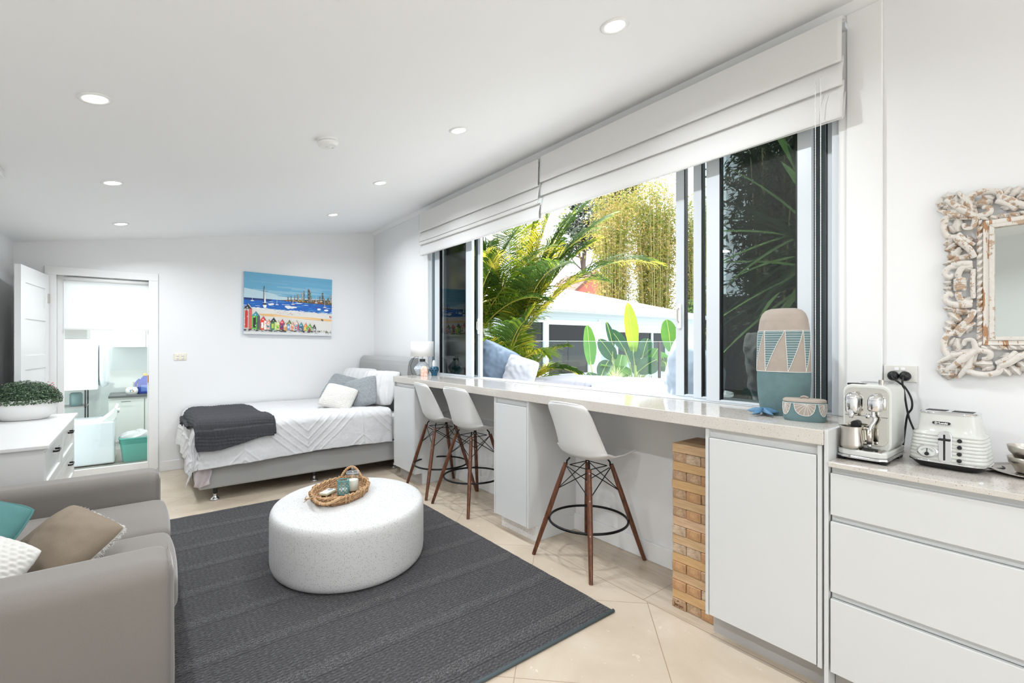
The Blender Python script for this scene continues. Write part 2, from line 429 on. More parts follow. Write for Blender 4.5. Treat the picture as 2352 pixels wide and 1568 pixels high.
# ================================================================== WINDOW
win = thing('window_1', None, None, (0, 0, 0)); win['kind'] = 'structure'
g = G()
g.box(XR+.01, XR+.17, WY0, WY1, WZ0+.0005, WZ0+.005); g.box(XR+.01, XR+.17, WY0, WY1, WZ1-.05, WZ1)
g.box(XR+.0, XR+.17, WY0, WY0+.03, WZ0, WZ1)
for xx in (.01, .075, .14): g.box(XR+xx, XR+xx+.02, WY1-.03, WY1, WZ0, WZ1)
g.box(XR+.0, XR+.17, WY1-.012, WY1, WZ0, WZ1)
g.build('window_frame', m_alu, win, bevel=.002)
g = G(); g.box(XR+.03, XR+.075, WY1-.02, WY1-.012, WZ0, WZ1); g.box(XR+.16, XR+.17, WY0+.03, WY0+.05, WZ0, WZ1)
g.box(XR+.09, XR+.14, WY1-.02, WY1-.012, WZ0, WZ1)
g.build('track_seal', m_alug, win)
def sash(x, y0, y1, sw0, sw1, gm, hand=None, fr=m_alu):
    r = G()
    r.box(x-.016, x+.016, y0, y0+sw0, WZ0+.006, WZ1-.05); r.box(x-.016, x+.016, y1-sw1, y1, WZ0+.006, WZ1-.05)
    r.box(x-.016, x+.016, y0+sw0, y1-sw1, WZ0+.006, WZ0+.020); r.box(x-.016, x+.016, y0+sw0, y1-sw1, WZ1-.1, WZ1-.05)
    o = r.build('sash', fr, win, bevel=.002)
    G().box(x-.003, x+.003, y0+sw0-.005, y1-sw1+.005, WZ0+.018, WZ1-.09).build('glass_pane', gm, o)
    s2 = G(); s2.box(x-.0165, x+.0165, y0+sw0-.001, y0+sw0+.006, WZ0+.018, WZ1-.09); s2.box(x-.0165, x+.0165, y1-sw1-.006, y1-sw1+.001, WZ0+.018, WZ1-.09)
    s2.build('seal', m_black, o)
    if hand:
        hy, hc = hand
        h = G(); h.box(x-.028, x-.016, hy-.014, hy+.014, 1.50, 1.66)
        ho = h.build('sash_handle', m_white_pl, o, bevel=.006, seg=3)
        G().tube([(x-.03, hy, 1.54), (x-.045, hy, 1.55), (x-.045, hy, 1.62), (x-.03, hy, 1.63)], .004, 6).build('lever', m_steel, o)
    return o
# far stack (left in the view)
sash(XR+.04, 3.99, 4.75, .11, .11, glass('dark_tinted_glass', (.42, .44, .45), 1.0, 1.6))
sash(XR+.11, 3.94, 4.66, .045, .05, m_glass_tint, (3.962, 0))
sash(XR+.155, 4.06, 4.70, .03, .04, m_glass_tint)
# near stack (right in the view)
sash(XR+.155, .90, 1.757, .05, .062, m_glass_clear, (1.727, 0))
sash(XR+.115, .845, 1.609, .035, .055, m_glass_tint)
sash(XR+.04, .925, 1.481, .066, .082, m_glass_tint)
G().box(XR+.070, XR+.076, .99, 1.385, WZ0+.05, WZ1-.1).build('fly_screen', glass('insect_screen', (.90, .90, .90), .86, 1.01, (.16, .16, .16)), win)
m_bluefrm = M('bluish_frame', (196, 216, 228), .35)

# ================================================================== ROMAN BLINDS
def roman(y0, y1, prof, label, seam):
    t = thing('roman_blind', label, 'blind', (0, 0, 0), 0, None)
    ys = [lerp(y0, y1, i/60) for i in range(61)]
    def fn(u, v):
        i = v*(len(prof)-1); k = min(int(i), len(prof)-2); f = i-k
        x = lerp(prof[k][0], prof[k+1][0], f); z = lerp(prof[k][1], prof[k+1][1], f)
        y = lerp(y0, y1, u)
        w = .004*nz(y*1.6, z*4, 3)+.0015*nz(y*9, z*9, 1)
        sag = -.006*math.sin(PI*u)*smooth(2.85, 2.45, z)
        return (x+w*smooth(2.89, 2.8, z), y, z+sag+.002*nz(y*3, 0, z*3))
    g = G(); g.grid(fn, 90, (len(prof)-1)*3+1)
    g.build('blind_fabric', m_blind, t, smooth=True, solid=.003, auto=35)
    G().box(XR-.05, XR-.005, y0+.004, y1-.004, 2.86, 2.885).build('head_rail', m_alu, t)
    zb = prof[-3][1]
    G().box(XR-.072, XR-.058, y0+.006, y1-.006, zb+.0, zb+.022).build('bottom_bar', m_blind, t, bevel=.004)
    return t
P1 = [(2.545, 2.893), (2.50, 2.89), (2.496, 2.80), (2.492, 2.695), (2.495, 2.686), (2.512, 2.69), (2.52, 2.715), (2.52, 2.69), (2.504, 2.64), (2.500, 2.59), (2.503, 2.581), (2.52, 2.585),
      (2.528, 2.61), (2.527, 2.58), (2.512, 2.52), (2.506, 2.445), (2.510, 2.436), (2.53, 2.44), (2.55, 2.56)]
P2 = [(2.545, 2.880), (2.50, 2.878), (2.496, 2.80), (2.492, 2.675), (2.495, 2.666), (2.512, 2.67), (2.52, 2.695), (2.52, 2.67), (2.502, 2.62), (2.494, 2.572), (2.497, 2.563), (2.514, 2.568),
      (2.519, 2.58), (2.512, 2.57), (2.500, 2.55), (2.494, 2.533), (2.498, 2.524), (2.52, 2.53), (2.52, 2.515), (2.506, 2.46), (2.503, 2.415), (2.508, 2.406), (2.53, 2.41), (2.55, 2.53)]
roman(.757, 2.815, P1, 'long off-white roman blind folded up at the near end of the window', 0)
roman(2.835, 4.885, P2, 'off-white roman blind folded up at the far end of the window', 0)
t = thing('bead_chain', 'white beaded blind cord loop hanging in front of the near window frame', 'cord', (XR-.115, .86, 0))
pts = [(0, 0, 2.64)]+[(0, .0, lerp(2.64, 1.10, i/20)) for i in range(1, 21)]+[(0, -.012, 1.085), (0, -.022, 1.10)]+[(0, -.022, lerp(1.10, 2.64, i/20)) for i in range(1, 21)]
G().tube(pts, .0016, 6).build('cord', m_white_pl, t, smooth=True)
g = G()
for i in range(120):
    z = lerp(2.64, 1.10, i/119)
    for yy in (0, -.022): g.lathe([(.0006, -.003), (.0028, 0), (.0006, .003)], (0, yy, z), 5, closed=False)
tag(g.build('beads', m_white_pl, t), kind='stuff')

# ================================================================== CEILING FITTINGS
m_lens = emis('lamp_lens', (255, 250, 240), 3.0)
slope = math.atan(.1718)
names = ['nearest the camera in the left row', 'second along the left row', 'farthest in the left row above the laundry door',
         'nearest the camera in the right row by the blind', 'second along the right row', 'third along the right row', 'farthest in the right row above the bed']
spots = [(-.16, 2.83), (-.15, 4.24), (-.14, 5.65), (1.66, 1.37), (1.66, 2.68), (1.66, 3.98), (1.66, 5.28), (-.16, 1.42), (-.16, 0), (-.16, -1.5), (1.66, -1.5)]
def downlight_mesh(t):
    G().lathe([(.062, 0.001), (.064, -.004), (.058, -.008), (.046, -.006), (.044, .001)], (0, 0, 0), 32, closed=False).build('trim_ring', m_white_pl, t, smooth=True)
    G().lathe([(.045, -.004), (.02, -.0055), (.001, -.006)], (0, 0, 0), 32, closed=True).build('lens', m_lens, t, smooth=True)
proto = None
for i, (x, y) in enumerate(spots):
    lab = ('round recessed ceiling downlight, switched on, '+names[i]) if i < 7 else ['round recessed ceiling downlight just above the sofa', 'round recessed ceiling downlight over the left of the room behind the sofa', 'last ceiling downlight at the left behind the camera', 'last ceiling downlight at the right behind the camera'][i-7]
    if proto is None:
        proto = thing('downlight', lab, 'light'); downlight_mesh(proto); o = proto
    else: o = copy_tree(proto)
    o['label'] = lab; o['group'] = 'recessed downlights in the sloping ceiling'
    o.location = (x, y, cz(x)); o.rotation_euler = (0, -slope, 0)
    ld = bpy.data.lights.new('downlight_lamp', 'AREA'); ld.shape = 'DISK'; ld.size = .085; ld.energy = DOWN_W; ld.spread = math.radians(150); ld.color = (.90, .95, 1)
    lo = bpy.data.objects.new('lamp', ld); COL.objects.link(lo); lo.parent = o; lo.location = (0, 0, -.0095)
x, y = .93, 3.07
t = thing('smoke_detector', 'round white smoke detector on the ceiling between the downlights', 'smoke detector', (x, y, cz(x))); t.rotation_euler = (0, -slope, 0)
G().lathe([(.062, .0), (.062, -.012), (.060, -.014)], (0, 0, 0), 40).build('mounting_base', m_white_pl, t, smooth=True, auto=30)
G().lathe([(.060, -.015), (.064, -.02), (.062, -.03), (.05, -.043), (.018, -.046), (.016, -.05), (.001, -.05)], (0, 0, 0), 40).build('cover', m_white_pl, t, smooth=True, auto=30)
G().lathe([(.006, -.046), (.006, -.048)], (.03, .01, 0), 12).build('test_light', M('pale_green', (205, 214, 205), .4), t)
x, y = -.632, 3.99
g = G(); g.box(-.10, .0, -.08, .08, -.045, 0)
o = g.build('ceiling_fitting', m_white_pl, bevel=.01); o.location = (x+.0, y, cz(x)); o.rotation_euler = (0, -slope, 0)
tag(o, 'white ceiling fitting cut off by the left edge of the photo', 'ceiling fitting')

# ================================================================== WALL PLATES
t = thing('light_switch', 'cream wall plate with four round rocker buttons right of the laundry door', 'switch', (.352, YB, 1.258))
G().box(-.058, .058, -.008, 0, -.037, .037).build('plate', m_cream, t, bevel=.003)
for sx in (-.024, .024):
    for sz in (-.014, .014): G().lathe([(.011, 0), (.011, .006), (.006, .009)], (0, 0, 0), 16).xf(Matrix.Translation((sx, -.008, sz)) @ Matrix.Rotation(PI/2, 4, 'X')).build('button', m_white_pl, t, smooth=True)
t = thing('power_outlet', 'white double power point on the wall behind the coffee machine', 'power point', (XR, .570, 1.272))
G().box(-.009, 0, -.058, .058, -.036, .036).build('plate', M('plate_grey_white', (222, 220, 214), .35), t, bevel=.003)
for sy in (-.011, .011): G().box(-.014, -.008, sy-.008, sy+.008, .012, .026).build('switch', m_white_pl, t, bevel=.004, seg=3)

# ================================================================== COUNTER + CABINETS
CX = 2.127
g = G(); g.box(CX-.01, XR, .705, 4.74, 1.0, 1.06)
g.box(XR, XR+.18, WY0, WY1, 1.03, 1.06)
o = g.build('stone_counter', m_bench, bevel=.003); tag(o, 'long speckled stone counter running under the whole window', 'counter')
def cabinet(y0, y1, label, door_l=True, open_z=.985, kick=m_kick, kickx=.075):
    t = thing('base_cabinet', label, 'cabinet', (CX, y0, 0)); w = y1-y0
    g = G(); g.box(.018, XR-CX, 0, .018, .11, .998); g.box(.018, XR-CX, w-.018, w, .11, .998); g.box(.0, .018, 0, .016, .11, .998); g.box(0, .018, w-.016, w, .11, .998)
    g.box(.018, XR-CX, .018, w-.018, .11, .13); g.box(XR-CX-.02, XR-CX, .018, w-.018, .13, .99); g.box(.04, XR-CX-.02, .018, w-.018, .965, .998)
    g.box(kickx+.01, XR-CX, 0, .018, 0, .11); g.box(kickx+.01, XR-CX, w-.018, w, 0, .11)
    g.build('carcass', m_cab, t, bevel=.0015)
    G().box(-.001, .018, .020, w-.020, .115, .955).build('door', m_cab, t, bevel=.002)
    G().box(.020, .03, .018, w-.018, .955, .998).build('finger_rail', m_cab, t)
    G().box(kickx, kickx+.01, .0, w, 0, .108).build('kickboard', kick, t)
    return t
cabinet(4.26, 4.737, 'narrow white handleless cabinet at the far end of the counter beside the bed')
cabinet(2.52, 2.925, 'narrow white handleless cabinet in the middle between the second and third bar stools', kick=stone('quartz_kick', (226, 224, 221), [(190, 188, 184), (170, 168, 164)], 130, .25))
cabinet(.713, 1.205, 'wide white handleless cabinet under the near end of the stone counter by the block tower')
# panel where the counter steps down
o = G().box(CX-.003, XR, .690, .7045, 0, 1.06).build('end_panel', m_cab, bevel=.0015); tag(o, 'white upright panel where the window counter steps down to the lower bench', 'panel')
# kitchen drawers
t = thing('drawer_cabinet', 'low white handleless three-drawer cabinet under the coffee machine and toaster', 'cabinet', (CX, -.52, 0)); w = .69+.52-.002
g = G(); g.box(.03, XR-CX-.002, 0, .018, .1, .918); g.box(.03, XR-CX-.002, w-.018, w, .1, .918); g.box(.03, XR-CX, .018, w-.018, .1, .12); g.box(XR-CX-.02, XR-CX, .018, w-.018, .12, .91)
g.build('carcass', m_cab, t)
for za, zb in ((.115, .402), (.430, .705), (.732, .895)): G().box(0, .02, .004, w-.004, za, zb).build('drawer_front', m_cab, t, bevel=.002)
for za in (.402, .705, .893): G().box(.022, .03, .004, w-.004, za, za+.03).build('finger_rail', m_cab, t)
G().box(.07, .08, 0, w, 0, .1).build('kickboard', m_kick, t)
t = thing('neighbour_cabinet', 'white handleless cabinet further along the low bench behind the camera', 'cabinet', (CX, -1.75, 0))
G().box(.03, XR-CX-.002, 0, 1.22, .1, .918).build('carcass', m_cab, t)
for za, zb in ((.115, .402), (.430, .705), (.732, .895)): G().box(0, .02, .004, 1.216, za, zb).build('drawer_front', m_cab, t, bevel=.002)
G().box(.07, .08, 0, 1.22, 0, .1).build('kickboard', m_kick, t)
o = G().box(CX-.01, XR, -1.76, .6895, .92, .94).build('stone_bench', m_bench, bevel=.002); tag(o, 'lower speckled stone bench top under the coffee machine and toaster', 'bench top')

# ================================================================== RUG + COFFEE TABLE
g = G()
def rugf(u, v):
    x = lerp(-.55, 1.94, u); y = lerp(1.615, 4.615, v)
    ed = .004*nz(v*40, 3, u) if (u in (0, 1)) else 0
    return (x+ed, y+(.004*nz(u*30, 9) if v in (0, 1) else 0), .012+.0018*nz(x*7, y*7, 2))
g.grid(rugf, 110, 140)
n0 = len(g.v)
g.box(-.55, 1.94, 1.616, 4.614, .001, .010)
t = thing('floor_rug', 'charcoal braided rug lying on the stone tiles under the round table', 'rug', (0, 0, 0))
g.build('woven_field', m_rug, t, smooth=False)
G().tube([(-.55, 1.612, .009), (.7, 1.612, .009), (1.945, 1.612, .009)], .009, 8).build('bound_edge', fabric('slate_binding', (84, 94, 97), 300), t, smooth=True)

TA, TB, TP, TH = .546, .477, 1.244, .375
g = G()
prof = [(.93, .013), (.955, .016), (.98, .028), (.994, .05), (1, .08), (1, .31), (.998, .33), (.990, .35), (.972, .365), (.945, .373), (.90, .375), (.5, .375), (.01, .375)]
g.lathe([(r, z) for r, z in prof], (0, 0, 0), 96, TA, TB, rot=TP)
t = g.build('coffee_table', m_terrazzo, smooth=True, auto=60, loc=(1.092, 3.123, .001))
tag(t, 'low white speckled terrazzo drum table standing on the dark rug', 'coffee table')

# woven tray
m_sea = wood('seagrass', (126, 92, 62), (186, 148, 108), 40, (1, 1, 1), .8)
m_sea2 = wood('seagrass_light', (160, 122, 84), (205, 170, 130), 50, (1, 1, 1), .8)
TZ = TH+.0015
tray = thing('woven_tray', 'oval woven seagrass tray with two rope handles on the terrazzo table', 'tray', (1.07, 3.245, TZ), math.radians(52))
ta, tb = .245, .165
def ell(a, b, z, n=64, wob=0, ph=0): return [(a*math.cos(2*PI*i/n), b*math.sin(2*PI*i/n), z+wob*math.sin(i*2*PI*10/n+ph)) for i in range(n)]
g = G(); g.lathe([(.97, 0.002), (.97, .006), (.01, .006)], (0, 0, 0), 48, ta, tb); g.build('base', m_sea, tray)
for k, (aa, z) in enumerate([(.95, .010), (.99, .024), (1.01, .038), (1.03, .052)]):
    g = G()
    for j in range(2):
        pts = [Vector(((ta*aa+.004*math.cos(i*2*PI*16/192+j*PI))*math.cos(2*PI*i/192), (tb*aa+.004*math.cos(i*2*PI*16/192+j*PI))*math.sin(2*PI*i/192), z+.005*math.sin(i*2*PI*16/192+j*PI))) for i in range(192)]
        g.tube(pts, .0058, 6, closed=True)
    g.build('woven_band', m_sea2 if k % 2 else m_sea, tray, smooth=True)
g = G()
for i in range(22):
    a = 2*PI*(i+.3*math.sin(i*3))/22
    p0 = Vector((ta*.97*math.cos(a), tb*.97*math.sin(a), .004)); p1 = Vector((ta*1.045*math.cos(a), tb*1.045*math.sin(a), .056)); o_ = Vector((math.cos(a), math.sin(a), 0))*.010
    g.tube([p0+o_*.8, p0*.5+p1*.5+o_, p1+o_, p1+Vector((0, 0, .008)), p1-o_, p0*.5+p1*.5-o_*.8, p0-o_*.6], .0032, 5, flat=1.8)
g.build('upright_wrap', m_sea2, tray, smooth=True)
g = G()
for i in range(5):
    g.tube(ell(ta*(.15+.19*i), tb*(.1+.2*i), .009, 40), .007, 5, closed=True)
g.build('base_coil', m_sea, tray, smooth=True)
def rope_handle(pts, mirror):
    c = catmull(pts, 10); g = G(); g.tube(c, [.009+.0018*math.sin(i*1.9) for i in range(len(c))], 8)
    return g.build('handle', m_sea2, tray, smooth=True)
rope_handle([(-.225, .075, .05), (-.27, .065, .055), (-.305, .03, .05), (-.312, -.01, .042), (-.29, -.05, .045), (-.24, -.08, .052)], 0)
rope_handle([(.225, .075, .055), (.245, .06, .09), (.255, .03, .118), (.258, 0, .122), (.252, -.03, .105), (.238, -.06, .07), (.232, -.07, .052)], 1)
g = G()
for i in range(9):
    g.tube([(-.225, .085, .055), (-.25-.004*i, .105+.002*i, .058+.003*math.sin(i)), (-.275+.003*i, .125+.004*math.cos(i*2), .04+.004*i)], .0022, 4)
tag(g.build('frayed_end', m_sea2, tray, smooth=True))
# candle jar
m_wax = M('candle_wax', (238, 233, 220), .5)
jx, jy = 1.150, 3.235
t = thing('candle_jar', 'clear lidded glass jar holding a cream candle in the woven tray', 'candle', (jx, jy, TZ+.0165))
G().lathe([(.038, .0), (.042, .003), (.042, .115), (.040, .118), (.0395, .115), (.0395, .006), (.001, .005)], (0, 0, 0), 36, closed=False).build('jar', m_glass_clear, t, smooth=True)
G().lathe([(.0385, .007), (.0385, .072), (.036, .075), (.001, .072)], (0, 0, 0), 32).build('wax', m_wax, t, smooth=True, auto=40)
G().lathe([(.001, .121), (.045, .121), (.047, .125), (.044, .130), (.030, .133), (.012, .136), (.006, .139), (.006, .142), (.010, .147), (.011, .153), (.007, .160), (.001, .162)], (0, 0, 0), 36, closed=False).build('lid', glass('lid_glass', (.93, .95, .955), .93, 1.5, (.8, .82, .83)), t, smooth=True)
# teal lattice holder
m_tealmetal = M('teal_metal', (94, 158, 160), .4)
vx, vy = 1.075, 3.205
t = thing('votive_holder', 'small teal lattice candle holder in front of the glass jar', 'candle holder', (vx, vy, TZ+.0165))
g = G(); R_ = .037
for s_ in (1, -1):
    for k in range(10):
        for off in (-.05, .05):
            g.tube([(R_*math.cos(2*PI*k/10+off+s_*i/14*2.1), R_*math.sin(2*PI*k/10+off+s_*i/14*2.1), .004+i/14*.086) for i in range(15)], .0011, 4)
for z in (.003, .092): g.tube(ell(R_, R_, z, 40), .0024, 6, closed=True)
g.build('lattice', m_tealmetal, t, smooth=True)
G().lathe([(.001, .002), (.033, .002), (.0335, .05), (.032, .052)], (0, 0, 0), 28, closed=False).build('glass_cup', glass('frosted_cup', (.93, .96, .96), .75, 1.4, (.85, .88, .88)), t, smooth=True)
G().lathe([(.03, .004), (.03, .03), (.001, .03)], (0, 0, 0), 24).build('wax', m_wax, t, smooth=True, auto=40)
t = thing('matchbox', 'flat cream box with a grey oval lying at the left of the woven tray', 'box', (.995, 3.275, TZ+.0165), math.radians(40))
G().box(-.055, .055, -.03, .03, 0, .016).build('body', M('sage_cream', (205, 205, 180), .6), t, bevel=.004, seg=3)
G().box(-.053, .053, -.028, .028, .0161, .0175).build('lid', M('cream_print', (226, 226, 214), .6), t, bevel=.001)
G().lathe([(.017, .0176), (.017, .019), (.001, .019)], (.03, 0, 0), 20, 1.2, 1).build('oval_print', M('grey_print', (140, 144, 146), .6), t)

# ================================================================== BAR STOOLS
def stool(label, x, y, rz):
    t = thing('bar_stool', label, 'bar stool', (x, y, 0), rz, 'bar stools along the window counter')
    prof = [(.00, .235, .685), (.06, .228, .700), (.14, .20, .698), (.30, .10, .672), (.45, 0, .655), (.56, -.075, .662), (.64, -.125, .69), (.72, -.158, .74), (.80, -.180, .81), (.88, -.205, .90), (.95, -.228, .98), (1.0, -.242, 1.035)]
    wid = [(.0, .165), (.04, .205), (.12, .222), (.3, .228), (.45, .232), (.58, .228), (.7, .215), (.85, .195), (.94, .188), (.98, .178), (1, .150)]
    side = [(0, .00), (.1, .012), (.3, .03), (.45, .05), (.56, .075), (.66, .085), (.8, .07), (.92, .045), (1, .03)]
    def fn(u, v):
        px_, pz_ = interp(prof, v); w = interp(wid, v)[0]; sd_ = interp(side, v)[0]
        s = (u-.5)*2; a = abs(s)
        e = a**2.4
        nx = smooth(.5, .75, v)      # back: sides wrap forward, seat: sides rise
        return (px_+sd_*e*nx*1.15, s*w*(1-.04*e), pz_+sd_*e*(1-nx)*.9+.012*e*nx*smooth(.9, 1, v)*-1)
    g = G(); g.grid(fn, 33, 56)
    g.build('seat_shell', M_shell, t, smooth=True, solid=.007)
    # rolled rim
    rim = [fn(u/24, 0) for u in range(25)]+[fn(1, v/40) for v in range(1, 41)]+[fn(1-u/24, 1) for u in range(1, 25)]+[fn(0, 1-v/40) for v in range(1, 40)]
    G().tube(rim, .0048, 8, closed=True).build('rim', M_shell, t, smooth=True)
    T, B = .105, .255
    zt = .615
    def leg_pt(sx, sy, z): k = (zt-z)/zt; return Vector((sx*lerp(T, B, k), sy*lerp(T, B, k), z))
    for sx in (-1, 1):
        for sy in (-1, 1):
            P = [leg_pt(sx, sy, z) for z in (zt, .45, .26, .002)]
            lgm = G().tube(P, [.0135, .0165, .0165, .0125], 14); lgm.cur = 1
            d_ = Vector((sx, sy, 0)).normalized()
            for z in (.595, .44, .252):
                p = leg_pt(sx, sy, z); lgm.tube([p-d_*.0185, p+d_*.0185], .0045, 8)
            lg = lgm.build('leg', [m_walnut, m_steel], t, smooth=True, auto=50)
            G().tube([P[-1]+Vector((0, 0, -.001)), P[-1]+Vector((0, 0, .004))], .0115, 12).build('foot_pad', M_pad, lg)
            # bracket from the leg head to the shell
            q = leg_pt(sx, sy, .60)
            G().tube([q-d_*.012, q-d_*.014+Vector((0, 0, .03)), Vector((sx*.085, sy*.085, .652))], .006, 6).build('mount', m_blackmetal, t, smooth=True)
    g = G()
    cs = [(1, 1), (-1, 1), (-1, -1), (1, -1)]
    for i in range(4):
        a, b = cs[i], cs[(i+1) % 4]
        for off, (z0, z1) in ((.010, (.60, .455)), (.010, (.60, .44))):
            pass
        A0, B1 = leg_pt(*a, .60), leg_pt(*b, .445); B0, A1 = leg_pt(*b, .60), leg_pt(*a, .445)
        for pz_, qz in ((A0, B1), (B0, A1)):
            g.tube([pz_*.96+Vector((0, 0, pz_.z*.04)), qz*.97+Vector((0, 0, qz.z*.03))], .0032, 6)
    g.tube([(.085, .085, .605), (-.085, .085, .605), (-.085, -.085, .605), (.085, -.085, .605)], .0032, 6, closed=True)
    g.build('cross_wires', m_blackmetal, t)
    rr = leg_pt(1, 1, .252).length; rr = math.hypot(leg_pt(1, 1, .252).x, leg_pt(1, 1, .252).y)-.018
    G().tube([(rr*math.cos(a*PI/32), rr*math.sin(a*PI/32), .252) for a in range(64)], .0082, 10, closed=True).build('foot_ring', m_blackmetal, t, smooth=True)
    return t
M_shell = M('white_shell', (228, 228, 226), .35); M_pad = M('clear_pad', (150, 120, 95), .4)
s0 = stool('white shell bar stool nearest the camera, beside the wooden block tower', 2.315, 2.130, 0)
s1 = copy_tree(s0); s1.location = (2.292, 3.462, 0); s1.rotation_euler = (0, 0, math.radians(5)); s1['label'] = 'white shell bar stool tucked against the middle counter cabinet'
s2 = copy_tree(s0); s2.location = (2.29, 4.025, 0); s2.rotation_euler = (0, 0, math.radians(-6)); s2['label'] = 'white shell bar stool farthest away, beside the bed end of the counter'

# ================================================================== BLOCK TOWER
wm = [wood('pine_a', (184, 148, 108), (208, 176, 138), 8, (3, 1, 12), .55), wood('pine_b', (192, 152, 104), (210, 172, 124), 8, (3, 1, 12), .55), wood('pine_c', (186, 150, 116), (212, 180, 148), 8, (3, 1, 12), .55)]
em = [wood('endgrain_a', (150, 118, 88), (196, 164, 132), 7, (1, 5, 5), .6), wood('endgrain_b', (164, 122, 84), (198, 156, 114), 7, (1, 5, 3), .6), wood('endgrain_c', (158, 132, 106), (204, 180, 154), 7, (1, 3, 5), .6)]
BL, BW, BH = .252, .083, .0484
bx0, by1 = 2.245, 1.462
protoA = G().box(0, BW-.002, 0, BL, 0, BH-.0006).build('wooden_block', wm[0], bevel=.004, seg=2)      # side-on
protoB = G().box(0, BL, 0, BW-.002, 0, BH-.0006).build('wooden_block', em[0], bevel=.004, seg=2)
first = {'A': True, 'B': True}
ordn = ['top', 'second', 'third', 'fourth', 'fifth', 'sixth', 'seventh', 'eighth', 'ninth', 'tenth', 'eleventh', 'twelfth', 'thirteenth', 'fourteenth', 'fifteenth', 'sixteenth', 'seventeenth', 'bottom']
random.seed(5)
for i in range(18):
    z = (17-i)*BH+.0005; L = ordn[i]
    if i % 2 == 0:
        ks = range(3) if i == 0 else range(1)
        for k in ks:
            o = protoA if first['A'] else protoA.copy()
            if not first['A']:
                COL.objects.link(o)
                o.data = protoA.data.copy(); o.data.materials[0] = random.choice(wm)
            first['A'] = False
            o.location = (bx0+k*BW+random.uniform(-.002, .002), by1-BL+random.uniform(-.003, .003), z)
            lab = f'long side-on pine block in the {L} layer of the wooden block tower' if k == 0 else ['', 'pine block lying in the middle of the tower top layer', 'pine block at the back of the tower top layer against the wall'][k]
            tag(o, lab, 'wooden block', 'blocks of the stacked wooden tower beside the cabinet')
    else:
        for k in range(3):
            o = protoB if first['B'] else protoB.copy()
            if not first['B']:
                COL.objects.link(o)
                o.data = protoB.data.copy(); o.data.materials[0] = random.choice(em)
            first['B'] = False
            o.location = (bx0+random.uniform(-.006, .002), by1-(k+1)*BW+.0, z)
            if k < 2:
                s_ = 'left' if k == 0 else 'right'
                if i == 17 and k == 0: lab = 'bottom left end-on block of the tower with burnt-in lettering'
                else: lab = f'{s_} end-on block in the {L} layer of the wooden block tower'
            else: lab = f'end-on block at the cabinet side of the {L} layer of the wooden tower'
            tag(o, lab, 'wooden block', 'blocks of the stacked wooden tower beside the cabinet')
            if i == 17 and k == 0: logo_block = o
m_burn = M('burnt_mark', (92, 52, 28), .7)
def text(body, size, mat, parent, loc, rot, name='lettering', extrude=.0004, font_off=0, align='CENTER', sx=1, shear=0):
    cu = bpy.data.curves.new(name, 'FONT'); cu.body = body; cu.size = size; cu.extrude = extrude; cu.offset = font_off
    cu.align_x = align; cu.align_y = 'CENTER'; cu.shear = shear
    tmp = bpy.data.objects.new(name, cu); COL.objects.link(tmp)
    dg = bpy.context.evaluated_depsgraph_get(); me = bpy.data.meshes.new_from_object(tmp.evaluated_get(dg))
    bpy.data.objects.remove(tmp); me.materials.clear(); me.materials.append(mat)
    o = bpy.data.objects.new(name, me); COL.objects.link(o); o.parent = parent; o.location = loc; o.rotation_euler = rot; o.scale = (sx, 1, 1)
    return o
text('Jenjo', .026, m_burn, logo_block, (-.0006, BW/2, .018), (PI/2, 0, -PI/2), 'lettering', .0004, .0004)
g = G()
for k in range(5):
    a = PI*(.1+.2*k); c = (BW/2+.006*math.cos(a), .033+.005*math.sin(a))
    g.tube([(-.0008, c[0]-.0025, c[1]-.0015), (-.0008, c[0]+.0025, c[1]+.0015), (-.0008, c[0]+.001, c[1]+.003)], .0007, 4)
g.build('leaf_emblem', m_burn, logo_block)

# ================================================================== BED
bed = thing('upholstered_bed', 'low grey upholstered bed against the back wall with a curved headboard', 'bed', (0, 0, 0))
G().box(.40, 2.36, 4.95, 6.40, .112, .325).build('base', m_bedgrey, bed, bevel=.02, seg=3)
G().box(.405, 2.355, 4.955, 6.395, .33, .62).build('mattress', M('mattress_white', (232, 232, 230), .8), bed, bevel=.05, seg=3)
m_legdark = M('dark_leg', (28, 26, 25), .35)
for lx, ly in ((.53, 5.0), (1.40, 5.06), (2.27, 5.06), (.53, 6.3), (1.40, 6.3), (2.27, 6.3)):
    lg = G().lathe([(.022, .112), (.019, .06)], (lx, ly, 0), 20).build('leg', m_legdark, bed, smooth=True, auto=40)
    G().lathe([(.012, .06), (.016, .055), (.012, .045), (.014, .03), (.030, .016), (.036, .010), (.036, .004), (.030, .0005)], (lx, ly, 0), 24).build('castor_foot', m_chrome, lg, smooth=True, auto=50)
def hb(u, v):
    y = lerp(4.93, 6.44, u)
    tab = [(0, 2.37, .15), (.5, 2.37, .85), (.7, 2.375, 1.05), (.82, 2.385, 1.15), (.9, 2.40, 1.205), (.96, 2.425, 1.235), (1.0, 2.46, 1.245)]
    x, z = interp(tab, v)
    tuft = 0
    for ty in (5.2, 5.68, 6.16):
        tuft += .008*math.exp(-(((y-ty)/.02)**2))*smooth(.3, .8, v)*0
    return (x+tuft, y, z)
g = G(); g.grid(hb, 40, 30)
g.prism([(2.372, .15), (2.372, .85), (2.378, 1.05), (2.388, 1.15), (2.403, 1.20), (2.428, 1.23), (2.46, 1.243), (2.52, 1.243), (2.52, .15)], 4.935, 6.435, 'y')
g.build('headboard', m_bedgrey, bed, bevel=.006)

